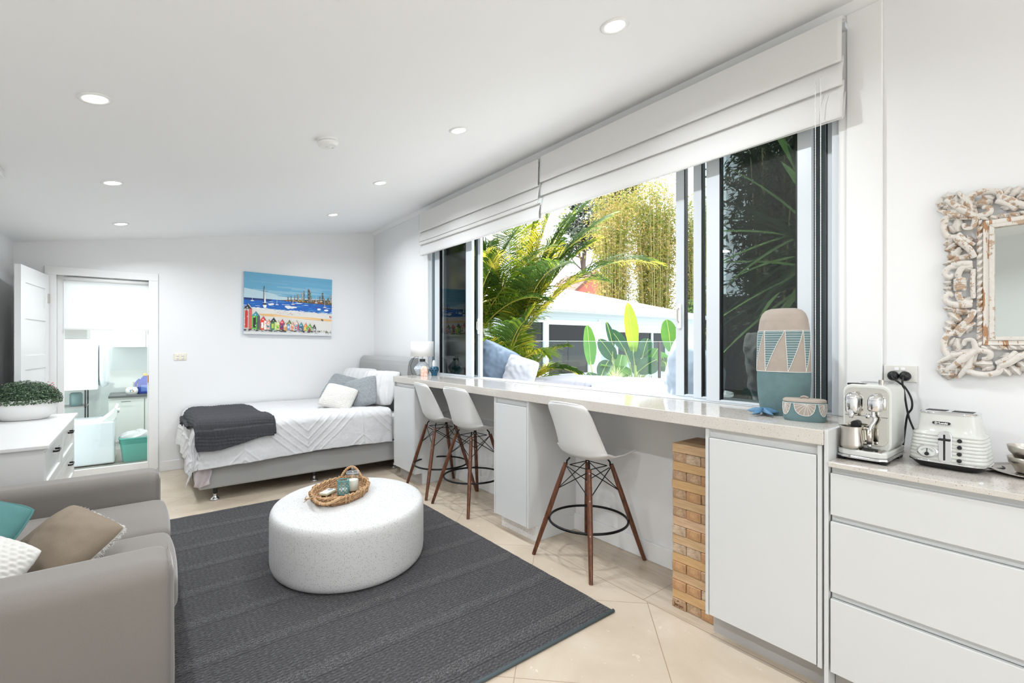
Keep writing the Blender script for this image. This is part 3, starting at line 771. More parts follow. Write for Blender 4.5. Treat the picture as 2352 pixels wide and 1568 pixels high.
TOPZ = .685; XF_, YF_ = .44, 4.985; RR = .075
def clothmap(X, Y, off=0):
    ex, ey = max(0, XF_-X), max(0, YF_-Y)
    def fold(e):
        L = RR*PI/2
        if e < L: return RR*math.sin(e/RR), RR*(1-math.cos(e/RR))
        return RR+.10*(e-L), RR+(e-L)
    ox, dx = fold(ex); oy, dy = fold(ey)
    d = (dx**2.2+dy**2.2)**(1/2.2)
    # corner: spread outwards
    k = min(dx, dy)
    x = (X if ex <= 0 else XF_-ox); y = (Y if ey <= 0 else YF_-oy)
    x -= .12*k; y -= .05*k
    hang = smooth(.05, .3, d)
    x -= hang*(.018*math.sin(Y*9+1)+.012*math.sin(Y*21))*(1 if dx > .02 else 0)+off*(1 if dx > RR else 0)
    y -= hang*(.012*math.sin(X*7+2)+.006*math.sin(X*17))*(1 if dy > .02 else 0)+off*(1 if dy > RR else 0)
    z = TOPZ-d+off*(1-hang)
    z += .012*nz(X*1.5, Y*1.5, 5)+.004*nz(X*7, Y*7, 1)-.015*smooth(6.0, 6.5, Y)*0
    z += .012*math.sin(max(0, min(1, (Y-4.9)/1.5))*PI)
    return Vector((x, y, z))
def ridges(X, Y):
    h = 0
    # chevron chenille lines: bands of 5 lines, mirrored every 0.55 m in X
    per = 1.1; u = (X+.35) % per; m = u if u < per/2 else per-u
    vv = Y+m*.95
    w = (vv % .62)
    if w < .40:
        q = (w % .08)-.04
        h += .006*math.exp(-(q/.008)**2)*(1+.6*nz(X*60, Y*60))
    q2 = (u-per/2 if u > per/4 and u < per*3/4 else (u if u < per/2 else u-per))
    h += .005*math.exp(-(q2/.008)**2)
    return h
def duv(u, v):
    X = lerp(.44-.42, 2.18, u); Y = lerp(4.985-.40, 6.43, v)
    Y2 = Y-.016*math.sin(X*2.6+.6)*smooth(4.8, 4.6, Y)+.004*nz(X*14, 0)*smooth(4.7, 4.6, Y)
    p = clothmap(X, Y2)
    e = .004
    a = clothmap(X+e, Y2)-clothmap(X-e, Y2); b = clothmap(X, Y2+e)-clothmap(X, Y2-e); nn_ = a.cross(b)
    if nn_.length > 0: nn_.normalize()
    p += nn_*(ridges(X, Y)+.004*nz(X*12, Y*12, 7)+.002*nz(X*40, Y*40, 2))
    return tuple(p)
g = G(); g.grid(duv, 330, 260)
o = g.build('duvet', m_duvet, smooth=True, solid=.004); tag(o, 'white duvet with tufted chevron lines spread over the grey bed', 'duvet')
# lilac sheet corner hanging out under the duvet
def sheetf(u, v):
    x = lerp(.38, .50, u); z = lerp(.34, .135+.06*abs(u-.45), v)
    return (x-.02*v+.006*math.sin(v*9+u*4), 4.935-.02*math.sin(u*6+v*2)-.006, z)
def sheetf2(u, v):
    y = lerp(4.93, 6.3, u); z = lerp(.40, .20+.05*math.sin(u*9), v)
    return (.375-.012*math.sin(u*20+v*3)-.02*v, y, z)
g = G(); g.grid(sheetf, 16, 16); g.grid(sheetf2, 50, 10)
o = g.build('bed_sheet', m_lilac, smooth=True, solid=.003); tag(o, 'pale lilac sheet corner hanging below the duvet at the bed foot', 'sheet')

# charcoal knitted throw, folded double
def knit(s, t):
    h = 0
    c = s/.15; f = c-math.floor(c)
    if f < .38: h += .0045*abs(math.sin(t*PI/.035+ (math.floor(c)%2)*PI/2))*math.sin(f/.38*PI)
    elif f < .5: h += .002*math.sin(t*PI/.008)
    else:
        h += .004*math.sin((s+t)*PI/.024)*math.sin((s-t)*PI/.024)
    h += .0012*math.sin(s*PI/.006)
    return h
th0 = math.radians(8)
def throwf(lay):
    def fn(u, v):
        s = lerp(0, .66-.02*lay, u)+.012*math.sin(v*11); t = lerp(-.02*lay-.10*(1-u), 1.16, v)+.012*math.sin(u*7+2)
        Xb, Yb = .355, 4.83
        # slight shear so the near side reaches further along the bed
        X = Xb+s*math.cos(th0)-t*math.sin(th0)*.6-.06*(1-v)*(1-u)*0; Y = Yb+s*math.sin(th0)*.3+t*math.cos(th0)-.06*u
        p = clothmap(X, Y, .016+.012*lay)
        p.z += .012*nz(X*5, Y*5, 9+lay)+.006*lay
        e = .004
        a = clothmap(X+e, Y)-clothmap(X-e, Y); b = clothmap(X, Y+e)-clothmap(X, Y-e); n_ = a.cross(b); n_.normalize()
        return tuple(p+n_*(.008+knit(t, s)))
    return fn
g = G(); g.grid(throwf(0), 60, 70); g.grid(throwf(1), 190, 240)
o = g.build('knitted_throw', m_knit, smooth=True, solid=.008); tag(o, 'charcoal cable-knit throw folded over the foot of the bed', 'throw')

# ------------------------------------------------------------------ cushions
def pillow_mesh(w, h, t, seed=0, wr=.006, disp=None, pinch=.06, nu=56):
    g = G()
    def fn(side):
        def f(u, v):
            a, b = u*2-1, v*2-1
            ea, eb = 1-abs(a)**2.6, 1-abs(b)**2.6
            th = t/2*(max(0, ea)**.55)*(max(0, eb)**.55)
            kr = 1-.11*(a*a*b*b)**1.5
            x = a*w/2*(1-pinch*(1-b*b))*kr; z = b*h/2*(1-pinch*(1-a*a))*kr
            y = side*th
            if side*th != 0:
                y += side*(wr*nz(x*9+seed, z*9, side*3)+wr*.5*nz(x*22+seed, z*22, side))*min(1, th/(t*.2))
                if disp: y += side*disp(x, z)*min(1, th/(t*.15))
            return (x, y, z)
        return f
    g.grid(fn(-1), nu, nu); g.grid(fn(1), nu, nu)
    return g
def outline(w, h, pinch=.06, n=20):
    P = []
    for a0, b0, a1, b1 in ((-1, -1, 1, -1), (1, -1, 1, 1), (1, 1, -1, 1), (-1, 1, -1, -1)):
        for i in range(n):
            a = lerp(a0, a1, i/n); b = lerp(b0, b1, i/n)
            kr = 1-.11*(a*a*b*b)**1.5; P.append((a*w/2*(1-pinch*(1-b*b))*kr, 0, b*h/2*(1-pinch*(1-a*a))*kr))
    return P
def cushion(name, label, mat, w, h, t, loc, rot, piping=None, cat='cushion', back=None, **kw):
    g = pillow_mesh(w, h, t, **kw)
    if back is not None:
        half = len(g.f)//2
        g.mi = [0]*half+[1]*half; mat = [mat, back]
    o = g.build(name, mat, smooth=True)
    o.location = loc; o.rotation_euler = [math.radians(a) for a in rot]
    bm = bmesh.new(); bm.from_mesh(o.data); bmesh.ops.remove_doubles(bm, verts=bm.verts, dist=1e-5); bmesh.ops.recalc_face_normals(bm, faces=bm.faces); bm.to_mesh(o.data); bm.free()
    if piping:
        G().tube([(x, .002*math.sin(i*1.3), z) for i, (x, _, z) in enumerate(outline(w, h))], .0045, 6, closed=True).build('piping', piping, o, smooth=True)
    return tag(o, label, cat)
waf = lambda x, z: .005*abs(math.sin(x*PI/.018))*abs(math.sin(z*PI/.018))
ruf = lambda x, z: .006*math.sin(x*90+3*math.sin(z*9))
cushion('pillow', 'white crinkled pillow at the back of the bed, by the wall side of the headboard', m_duvet, .66, .44, .15, (2.17, 5.98, .90), (-24, 0, -72), cat='pillow', disp=lambda x, z: .004*math.sin(x*70+z*20), seed=4)
cushion('pillow', 'white crinkled pillow on the bed beside the counter cabinet', m_duvet, .58, .44, .15, (2.19, 5.31, .895), (-24, 0, -66), cat='pillow', disp=lambda x, z: .005*math.sin(x*75+z*15), seed=9)
fur = lambda x, z: .005*nz(x*45, z*45, 3)+.004*nz(x*90, z*90, 1)
cushion('cushion', 'grey plush cushion behind the white waffle cushion on the bed', m_greyfur, .46, .40, .14, (1.915, 5.76, .855), (-38, 12, -52), disp=fur, seed=2)
cushion('cushion', 'grey plush cushion leaning on the white pillow nearest the cabinet', m_greyfur, .40, .40, .13, (1.99, 5.335, .845), (-34, -14, -40), disp=fur, seed=3)
cushion('cushion', 'small white waffle cushion in front of the grey cushions on the bed', m_whitewaffle, .38, .32, .12, (1.735, 5.33, .81), (-40, 14, -38), disp=waf, nu=80, seed=6)

# ================================================================== TABLE LAMP + SMALL ORNAMENTS
CZ_ = 1.0605
t = thing('table_lamp', 'table lamp with dimpled grey base and white drum shade at the far counter end', 'lamp', (2.425, 4.665, CZ_))
m_dimp = NT('dimpled_ceramic'); vv_ = m_dimp.voro(95); m_dimp.set(m_dimp.mix(m_dimp.math('LESS_THAN', vv_['Distance'], .32), rgb(206, 213, 218), rgb(140, 148, 156)), .5); m_dimp.bump(vv_['Distance'], .6, .004)
G().lathe([(.05, 0), (.058, .004), (.088, .062), (.092, .072), (.088, .082), (.045, .135), (.030, .148)], (0, 0, 0), 32).build('base', m_dimp.m, t, smooth=True, auto=40)
G().lathe([(.030, .148), (.031, .177), (.001, .177)], (0, 0, 0), 28).build('neck', M('charcoal_neck', (58, 62, 66), .5), t, smooth=True, auto=40)
G().lathe([(.010, .177), (.010, .23)], (0, 0, 0), 16).build('socket', m_white_pl, t)
G().lathe([(.126, .206), (.122, .369)], (0, 0, 0), 48, closed=False).build('lamp_shade', m_shade, t, smooth=True, solid=.002)
g = G()
for k in range(3): a = k*2*PI/3; g.tube([(0, 0, .22), (.124*math.cos(a), .124*math.sin(a), .212)], .0016, 5)
g.build('shade_carrier', m_blackmetal, t)
G().tube(catmull([(-.03, .03, .20), (-.06, .06, .20), (-.085, .075, .15), (-.10, .08, .10), (-.095, .07, .03), (-.08, .06, .004)], 6), .0024, 6).build('cord', m_black, t, smooth=True)
# pink salt block
def rock(g, w, d, h, seed):
    def fn(u, v):
        a = 2*PI*u; r = 1
        z = v*h; k = 1 if v < .55 else math.sqrt(max(0, 1-((v-.55)/.46)**2))
        ca, sa = math.cos(a), math.sin(a); p = 4
        x = math.copysign(abs(ca)**(2/p), ca)*w/2*k; y = math.copysign(abs(sa)**(2/p), sa)*d/2*k
        q = 1+.10*nz(a*1.2+seed, v*4, seed)
        return (x*q, y*q, z)
    g.grid(fn, 28, 22, cu=True); return g
n = NT('pink_salt'); n.set(n.ramp(n.noise(38, 4, .6), [(.35, rgb(222, 164, 144)), (.55, rgb(238, 206, 188)), (.7, rgb(246, 228, 214))]), .5); n.bump(n.noise(50, 4), .5, .004)
n.b.inputs['Subsurface Weight'].default_value = .0
g = rock(G(), .076, .05, .108, 3); n_ = len(g.v); g.box(-.034, .034, -.022, .022, 0, .01)
o = g.build('salt_block', n.m, smooth=True, auto=50, loc=(2.37, 4.515, CZ_)); o.rotation_euler = (0, 0, math.radians(-35)); tag(o, 'pink rough salt stone block in front of the lamp', 'stone block')
# blue pot with cut-outs
m_bluecer = M('blue_glaze', (44, 98, 126), .25, nscale=20, namt=.2); m_darkhole = M('dark_cutout', (10, 18, 24), .8)
t = thing('oil_burner', 'small blue glazed pot with petal cut-outs beside the lamp', 'oil burner', (2.50, 4.535, CZ_))
G().lathe([(.030, 0), (.032, .004), (.030, .014), (.036, .026), (.046, .046), (.050, .066), (.047, .082), (.036, .095), (.030, .098), (.027, .094), (.001, .086)], (0, 0, 0), 36).build('body', m_bluecer, t, smooth=True, auto=60)
g = G()
for row, (zc, rr_, n__) in enumerate([(.081, .0475, 9), (.058, .0498, 9)]):
    for k in range(n__):
        a = 2*PI*(k+.5*row)/n__
        def fn(u, v, a=a, zc=zc):
            th = 2*PI*u; dx_ = v*.0065*math.cos(th); dz_ = v*.009*math.sin(th)
            zz = zc+dz_; R1 = interp([(0, .030), (.014, .030), (.026, .036), (.046, .046), (.066, .050), (.082, .047), (.095, .036), (.1, .03)], zz)[0]+.0006
            aa = a+dx_/R1; return (R1*math.cos(aa), R1*math.sin(aa), zz)
        g.grid(fn, 10, 3, cu=True)
g.build('cut_outs', m_darkhole, t)
o = rock(G(), .03, .024, .07, 8).build('quartz_crystal', M('white_crystal', (240, 240, 240), .25), smooth=True, auto=35, loc=(2.497, 4.537, CZ_+.0965)); tag(o, 'small white pointed stone standing on the blue pot', 'stone')

# ================================================================== PAINTING
x0p, x1p, z0p, z1p = .975, 2.005, 1.515, 2.265
pt = thing('canvas_painting', 'bright seaside canvas painting of beach huts and yachts on the back wall', 'painting', ((x0p+x1p)/2, YB-.002, (z0p+z1p)/2)); pt.rotation_euler = (0, math.radians(.9), 0)
PW, PH = x1p-x0p, z1p-z0p
G().box(-PW/2, PW/2, -.035, 0, -PH/2, PH/2).build('canvas', M('canvas_edge', (150, 190, 215), .8), pt)
cols = {}
def pc(c):
    if c not in cols:
        cols[c] = len(pmats); pmats.append(M('paint_%d' % len(pmats), c, .55))
    return cols[c]
pmats = []; g = G(); dep = [-.0355]
def shape(pts, c):
    g.cur = pc(c); dep[0] -= .00002
    g.add([((x-.5)*PW, dep[0], (.5-y)*PH) for x, y in pts], [tuple(range(len(pts)))])
def blob(cx, cy, rx, ry, c, n=7):
    shape([(cx+rx*math.cos(2*PI*i/n)*random.uniform(.7, 1.2), cy+ry*math.sin(2*PI*i/n)*random.uniform(.7, 1.2)) for i in range(n)], c)
random.seed(11)
shape([(0, 0), (1, 0), (1, .45), (0, .45)], (104, 170, 202))
for i in range(26):
    y = random.uniform(.02, .4); k = y/.45; x = random.uniform(0, .8); c = tuple(int(lerp(a, b, k)) for a, b in zip((96, 164, 200), (176, 206, 216)))
    shape([(x, y), (min(1, x+random.uniform(.2, .5)), y+.01), (min(1, x+.4), y+.03), (x, y+.02)], c)
shape([(0, .33), (.5, .37), (1, .36), (1, .45), (0, .45)], (196, 214, 218))
shape([(0, .26), (.3, .32), (.45, .40), (0, .42)], (186, 212, 222))
shape([(0, .415), (1, .43), (1, .60), (0, .60)], (24, 98, 184))
shape([(0, .415), (.3, .42), (.28, .445), (0, .45)], (16, 48, 110))
for i in range(60):
    x = random.random(); y = random.uniform(.44, .6); blob(x, y, random.uniform(.01, .05), .004, random.choice([(70, 140, 210), (14, 76, 160), (220, 232, 242), (110, 176, 224)]), 6)
shape([(0, .565), (.2, .572), (.45, .59), (.75, .60), (1, .62), (1, 1), (0, 1)], (226, 222, 216))
for i in range(50):
    x = random.random(); blob(x, .575+x*.035+random.uniform(-.015, .012), .02, .005, random.choice([(150, 190, 216), (236, 240, 242), (110, 160, 200)]), 6)
shape([(.14, .665), (.3, .66), (.5, .685), (.75, .69), (1, .71), (1, .745), (.7, .725), (.4, .705), (.2, .70)], (232, 186, 122))
shape([(.3, .68), (.6, .695), (.9, .72), (.6, .712), (.35, .70)], (244, 212, 164))
shape([(0, .95), (1, .94), (1, 1), (0, 1)], (222, 222, 220))
# headland + skyline
shape([(.36, .425), (.45, .415), (.55, .40), (.7, .385), (.85, .375), (1, .37), (1, .455), (.8, .45), (.6, .44)], (92, 86, 66))
for i in range(90):
    x = random.uniform(.45, 1); y = lerp(.425, .41, x)+random.uniform(-.02, .03)*x; blob(x, y, .008, .008, random.choice([(240, 238, 232), (60, 56, 46), (214, 150, 60), (120, 110, 80), (190, 60, 40), (34, 34, 34), (225, 200, 60)]), 5)
for (x, w, h) in [(.475, .012, .05), (.51, .01, .07), (.55, .012, .08), (.588, .018, .11), (.64, .022, .15), (.66, .010, .18), (.715, .024, .21), (.735, .012, .17), (.75, .01, .10), (.80, .008, .07), (.85, .018, .10), (.885, .02, .17), (.905, .008, .08), (.95, .018, .09), (.985, .02, .14)]:
    yb = .415; c = random.choice([(90, 88, 86), (150, 146, 140), (120, 116, 112)])
    shape([(x-w/2, yb), (x+w/2, yb), (x+w/2, yb-h), (x-w/2, yb-h)], c)
    for k in range(int(h/.018)): blob(x+random.uniform(-w/3, w/3), yb-h+.01+k*.018, w*.3, .004, random.choice([(236, 234, 230), (40, 40, 40), (200, 196, 188)]), 5)
for (x, yb, h) in [(.53, .47, .20), (.805, .42, .14), (.91, .49, .22), (.35, .49, .12), (.085, .45, .07)]:
    shape([(x-.002, yb), (x+.002, yb), (x+.001, yb-h)], (238, 238, 238)); blob(x, yb+.01, .022, .008, (232, 234, 236))
for x, y in ((.535, .49), (.80, .51), (.905, .51)): blob(x, y, .012, .005, (150, 40, 44))
# big yacht
shape([(.205, .21), (.212, .21), (.225, .47), (.205, .48)], (70, 72, 80)); shape([(.212, .24), (.232, .48), (.212, .49)], (236, 238, 240))
shape([(.19, .495), (.24, .49), (.235, .515), (.20, .515)], (40, 44, 54)); shape([(.195, .52), (.24, .515), (.235, .56), (.21, .57)], (240, 240, 240))
for x, y in ((.28, .505), (.30, .50), (.46, .53), (.49, .525), (.52, .54), (.55, .53), (.84, .54), (.93, .55), (.48, .545)): blob(x, y, .028, .018, (232, 236, 240), 8)
for i in range(30): blob(random.uniform(.32, .62), random.uniform(.61, .66), .004, .004, random.choice([(200, 60, 60), (210, 100, 90), (60, 90, 130)]), 4)
for x, y in ((.955, .66), (.975, .66), (.99, .67), (.875, .72), (.888, .73)): blob(x, y, .006, .02, random.choice([(200, 60, 50), (240, 240, 240), (60, 70, 90)]), 5)
# huts: x, base y, width, roof apex y, wall, door, gable
huts = [(.0, .93, .085, .52, (190, 186, 180), (200, 60, 50), (54, 56, 60)), (.085, .925, .085, .63, (100, 190, 80), (40, 46, 40), (60, 160, 170)), (.175, .93, .065, .70, (232, 74, 50), (244, 240, 236), (226, 70, 60)),
        (.235, .915, .065, .75, (236, 190, 176), (60, 130, 150), (236, 160, 140)), (.285, .925, .07, .715, (70, 130, 90), (190, 210, 90), (44, 46, 48)), (.345, .92, .05, .76, (204, 220, 100), (120, 190, 80), (220, 228, 180)),
        (.385, .915, .06, .735, (160, 50, 90), (40, 70, 140), (228, 90, 100)), (.43, .93, .05, .79, (222, 160, 90), (190, 120, 60), (236, 200, 150)), (.465, .915, .06, .745, (120, 160, 200), (220, 226, 230), (120, 128, 60)), (.51, .93, .05, .78, (236, 140, 110), (240, 190, 170), (240, 170, 130)),
        (.55, .925, .055, .745, (150, 190, 210), (170, 40, 60), (240, 206, 190)), (.605, .92, .055, .775, (60, 110, 150), (40, 60, 90), (60, 150, 160)), (.66, .92, .05, .78, (230, 200, 80), (90, 180, 80), (240, 140, 80)),
        (.71, .925, .05, .79, (150, 50, 60), (60, 170, 90), (120, 180, 70)), (.765, .92, .045, .80, (220, 190, 190), (60, 120, 150), (40, 42, 44))]
for (x, yb, w, ya, wc, dc, gc) in huts:
    ye = ya+.075
    shape([(x, ye), (x+w, ye), (x+w, yb), (x, yb)], wc)
    shape([(x+w*.62, ye), (x+w, ye), (x+w, yb-.01), (x+w*.62, yb)], tuple(min(255, int(c*.75+60)) for c in dc))
    shape([(x+w*.15, ye+.03), (x+w*.5, ye+.03), (x+w*.5, yb-.03), (x+w*.15, yb-.03)], dc)
    shape([(x-.005, ye), (x+w*.5, ya), (x+w*.95, ye)], gc)
    shape([(x+w*.45, ya-.004), (x+w*.55, ya-.006), (x+w*1.1, ye), (x+w*.98, ye+.006)], (206, 204, 198))
    shape([(x+w*.42, ya+.002), (x+w*.47, ya+.0), (x+w*.98, ye+.002), (x+w*.9, ye+.006)], (40, 40, 42))
    blob(x+w*.42, ye-.018, .007, .008, (244, 244, 242))
    for k in range(5): blob(x+random.uniform(.1, .9)*w, random.uniform(ye, yb), .004, .014, random.choice([(240, 240, 236), dc, (60, 60, 60), (236, 190, 120)]), 5)
for i in range(80):
    x = random.uniform(0, .82); blob(x, .935+random.uniform(-.012, .012), .014, .007, random.choice([(36, 40, 42), (60, 66, 64), (210, 210, 206), (70, 90, 80)]), 6)
for i in range(12): blob(random.uniform(.82, .95), .925+random.uniform(-.01, .01), .01, .006, random.choice([(120, 130, 60), (60, 60, 50)]), 5)
for (a, b) in [((.925, .93), (.93, .96)), ((.93, .90), (.935, .945)), ((.935, .94), (.95, .935)), ((.95, .935), (.955, .97)), ((.955, .94), (.97, .935)), ((.97, .93), (.975, .95)), ((.975, .95), (.995, .945)), ((.985, .91), (.99, .955))]:
    shape([a, (a[0]+.004, a[1]), (b[0]+.004, b[1]), b], (40, 40, 44))
g.build('painted_image', pmats, pt)

# ================================================================== SOFA
def softbox(g, x0, x1, y0, y1, z0, z1, r, n=14, fn=None):
    lo = Vector((x0, y0, z0)); hi = Vector((x1, y1, z1)); c = (lo+hi)/2; hh = (hi-lo)/2
    def P(q):
        p = Vector([c[i]+q[i]*hh[i] for i in range(3)])
        inn = Vector([min(max(p[i], lo[i]+r), hi[i]-r) for i in range(3)]); d = p-inn
        if d.length > 1e-9: p = inn+d.normalized()*min(r, max(d.length, r))
        return tuple(fn(p) if fn else p)
    def rem(t):  # concentrate samples near the edges
        t = t*2-1; return math.copysign(abs(t)**.6, t)
    for ax in range(3):
        for sg in (-1, 1):
            def f(u, v, ax=ax, sg=sg):
                q = [0, 0, 0]; q[ax] = sg; q[(ax+1) % 3] = rem(u); q[(ax+2) % 3] = rem(v); return P(q)
            g.grid(f, n, n)
    return g
def weld(o, d=1e-4):
    bm = bmesh.new(); bm.from_mesh(o.data); bmesh.ops.remove_doubles(bm, verts=bm.verts, dist=d); bmesh.ops.recalc_face_normals(bm, faces=bm.faces); bm.to_mesh(o.data); bm.free()
    o.data.polygons.foreach_set('use_smooth', [True]*len(o.data.polygons)); return o
sofa = thing('two_seat_sofa', 'taupe velvet two-seat sofa with padded arms against the left wall', 'sofa', (0, 0, 0))
weld(softbox(G(), -.90, .075, 2.34, 3.58, .045, .30, .02, 10).build('base', m_sofa, sofa, smooth=True))
def armfn(y0, y1):
    def f(p):
        k = smooth(.35, .62, p.z); yc = (y0+y1)/2
        p = p.copy(); p.z += .012*math.sin((p.x+.9)*3)*k*0
        p.y += .006*nz(p.x*3, p.z*3, 1); p.x += .003*nz(p.y*9, p.z*5, 4)
        return p
    return f
for ya, yb in ((2.09, 2.335), (3.585, 3.81)):
    a = weld(softbox(G(), -.91, .10, ya, yb, .04, .622, .062, 22, armfn(ya, yb)).build('arm', m_sofa, sofa, smooth=True))
    G().tube(catmull([(.088, ya+.012, .06), (.088, ya+.012, .55), (.086, ya+.03, .60), (.086, ya+.06, .611), (.086, yb-.06, .611), (.086, yb-.03, .60), (.088, yb-.012, .55), (.088, yb-.012, .06)], 6), .0022, 5).build('seam', m_sofa, a, smooth=True)
def seatfn(yc):
    def f(p):
        p = p.copy(); k = smooth(.38, .45, p.z)
        p.z += k*(.018*(1-((p.y-yc)/.33)**2)+.006*nz(p.x*4, p.y*4, yc))
        p.x += .012*(1-((p.y-yc)/.33)**2)*smooth(0, .1, p.x)
        return p
    return f
for y0 in (2.34, 2.965):
    weld(softbox(G(), -.80, .118, y0+.002, y0+.617, .302, .462, .05, 20, seatfn(y0+.31)).build('seat_cushion', m_sofa, sofa, smooth=True))
weld(softbox(G(), -.93, -.80, 2.34, 3.58, .05, .80, .05, 16).build('back', m_sofa, sofa, smooth=True))
for y0 in (2.34, 2.965): weld(softbox(G(), -.81, -.68, y0+.005, y0+.613, .46, .80, .07, 14).build('back_cushion', m_sofa, sofa, smooth=True))
for lx in (-.82, .02):
    for ly in (2.15, 3.75): G().lathe([(.02, .002), (.025, .04)], (lx, ly, 0), 16).build('leg', m_legdark, sofa)
chunk2 = lambda x, z: 0
chunk = lambda x, z: .008*abs(math.sin(x*PI/.026+math.floor(z/.016)*PI/2))*abs(math.sin(z*PI/.016))
cushion('cushion', 'white chunky-knit cushion at the near end of the sofa', m_whitewaffle, .46, .44, .15, (-.57, 2.475, .575), (-50, 20, -30), disp=chunk, nu=110, seed=12)
cushion('cushion', 'teal linen cushion with a flanged edge in the middle of the sofa', m_teal, .50, .47, .19, (-.63, 2.66, .645), (-46, 14, -26), seed=21, wr=.014, piping=m_teal)
c3 = cushion('cushion', 'brown linen cushion with a white shaggy knit side on the sofa seat', m_linen, .34, .33, .16, (-.255, 2.74, .548), (-54, 14, -52), back=m_whitewaffle, nu=100, seed=30, wr=.008)
# shaggy yarn edge of the knit side
random.seed(3); g = G()
for i in range(700):
    q = random.random()*4; k = int(q); f = q-k
    a, b = [(-1+2*f, -1), (1, -1+2*f), (1-2*f, 1), (-1, 1-2*f)][k]
    kr = 1-.11*(a*a*b*b)**1.5; x = a*.17*(1-.06*(1-b*b))*kr; z = b*.165*(1-.06*(1-a*a))*kr; y0 = random.uniform(.0, .022)
    d = Vector((a*.5+random.uniform(-.6, .6), random.uniform(.2, .8), b*.5+random.uniform(-.6, .6))).normalized()*random.uniform(.006, .016)
    p = Vector((x*(1-y0*1.2), y0, z*(1-y0*1.2))); g.tube([p, p+d*.6+Vector((0, 0, .002)), p+d+Vector((random.uniform(-.004, .004), 0, -.002))], [.0012, .0009, .0003], 3, cap=False)
tag(g.build('yarn_fringe', m_whitewaffle, c3), kind='stuff')

# ================================================================== DRESSER + PLANTER
m_dress = M('dresser_white', (230, 229, 227), .35, nscale=8, namt=.015)
dr = thing('dresser', 'white dresser with panelled drawers along the left wall', 'dresser', (.012, .002, -.13)); dr.scale = (1.091, 1.091, 1.091)
G().box(-.878, -.405, 3.60, 5.16, .828, .850).build('top', m_dress, dr, bevel=.004)
g = G(); g.box(-.875, -.425, 3.62, 3.64, .12, .828); g.box(-.875, -.425, 5.11, 5.13, .12, .828); g.box(-.875, -.855, 3.64, 5.11, .12, .828)
g.box(-.45, -.425, 4.34, 4.37, .14, .805); g.box(-.45, -.425, 3.64, 5.11, .805, .828); g.box(-.45, -.425, 3.64, 5.11, .12, .14); g.box(-.855, -.47, 3.64, 5.11, .12, .14)
g.build('carcass', m_dress, dr, bevel=.002)
m_pull = M('dark_pull', (44, 42, 42), .35, .7)
for (ya, yb) in ((3.643, 4.337), (4.373, 5.107)):
    for (za, zb) in ((.142, .335), (.338, .568), (.571, .802)):
        g = G(); w = .055
        g.box(-.448, -.424, ya, yb, za, za+w); g.box(-.448, -.424, ya, yb, zb-w, zb); g.box(-.448, -.424, ya, ya+w, za+w, zb-w); g.box(-.448, -.424, yb-w, yb, za+w, zb-w)
        g.box(-.448, -.436, ya+w, yb-w, za+w, zb-w)
        dw = g.build('drawer', m_dress, dr, bevel=.0015)
        ym = (ya+yb)/2; zm = zb-.045
        G().tube([(-.436, ym-.05, zm), (-.405, ym-.05, zm), (-.398, ym-.04, zm), (-.398, ym+.04, zm), (-.405, ym+.05, zm), (-.436, ym+.05, zm)], .006, 8, flat=.6).build('handle', m_pull, dw, smooth=True)
pl = thing('potted_shrub', 'low green leafy plant in an oval white bowl on the dresser', 'plant', (-.725, 5.38, .7985))
G().lathe([(.001, .0), (.115, 0), (.125, .004), (.16, .04), (.178, .09), (.186, .148), (.182, .150), (.174, .09), (.15, .04), (.10, .02), (.001, .02)], (0, 0, 0), 56, 1, .8, closed=False).build('bowl', M('matte_white_pot', (240, 239, 237), .45), pl, smooth=True, auto=60)
pl.scale = (1.07, 1.07, 1.07)
random.seed(9); g = G()
m_bleaf = [leafmat('box_leaf', (52, 76, 52), (88, 116, 80), .15), leafmat('box_leaf_pale', (110, 134, 104), (132, 150, 120), .15), leafmat('box_leaf_dark', (34, 52, 38), (52, 74, 52), .15)]
for i in range(5200):
    a = random.random()*2*PI; ph = math.acos(random.uniform(-.16, 1)); r = random.uniform(.86, 1.02)
    p = Vector((.205*math.sin(ph)*math.cos(a)*r, .165*math.sin(ph)*math.sin(a)*r, .142+.145*math.cos(ph)*r))
    nn_ = Vector((math.sin(ph)*math.cos(a), math.sin(ph)*math.sin(a), math.cos(ph)+.3))+Vector([random.uniform(-.7, .7) for _ in range(3)]); nn_.normalize()
    t_ = nn_.orthogonal().normalized(); t_.rotate(Matrix.Rotation(random.random()*6.3, 3, nn_)); b_ = nn_.cross(t_); L = random.uniform(.006, .010)
    g.cur = random.choice([0, 0, 0, 1, 2])
    g.add([p-t_*L, p+b_*L*.45, p+t_*L, p-b_*L*.45], [(0, 1, 2, 3)])
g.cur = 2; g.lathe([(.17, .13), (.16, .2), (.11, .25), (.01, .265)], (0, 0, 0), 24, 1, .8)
g.build('foliage', m_bleaf, pl)
random.seed(10); g = G()
for i in range(14):
    a = random.uniform(-.6, .8); p = Vector((.16*math.cos(a), .14*math.sin(a), .20+random.uniform(0, .07))); g.lathe([(.001, -.004), (.004, 0), (.001, .004)], p, 6, closed=False)
tag(g.build('red_buds', M('red_bud', (190, 60, 60), .5), pl), kind='stuff')

# ================================================================== KITCHEN THINGS
KZ = .9405
cm = thing('coffee_machine', 'white and chrome espresso machine beside the end panel', 'coffee machine', (2.20, .606, KZ), 0)
m_gloss = M('gloss_offwhite', (208, 209, 203), .15)
def rrect(w0, w1, z0, z1, r, n=6):
    P = []
    for cx_, cz_, a0 in ((w1-r, z0+r, -90), (w1-r, z1-r, 0), (w0+r, z1-r, 90), (w0+r, z0+r, 180)):
        for i in range(n+1): a = math.radians(a0+90*i/n); P.append((cx_+r*math.cos(a), cz_+r*math.sin(a)))
    return P
HW = .080
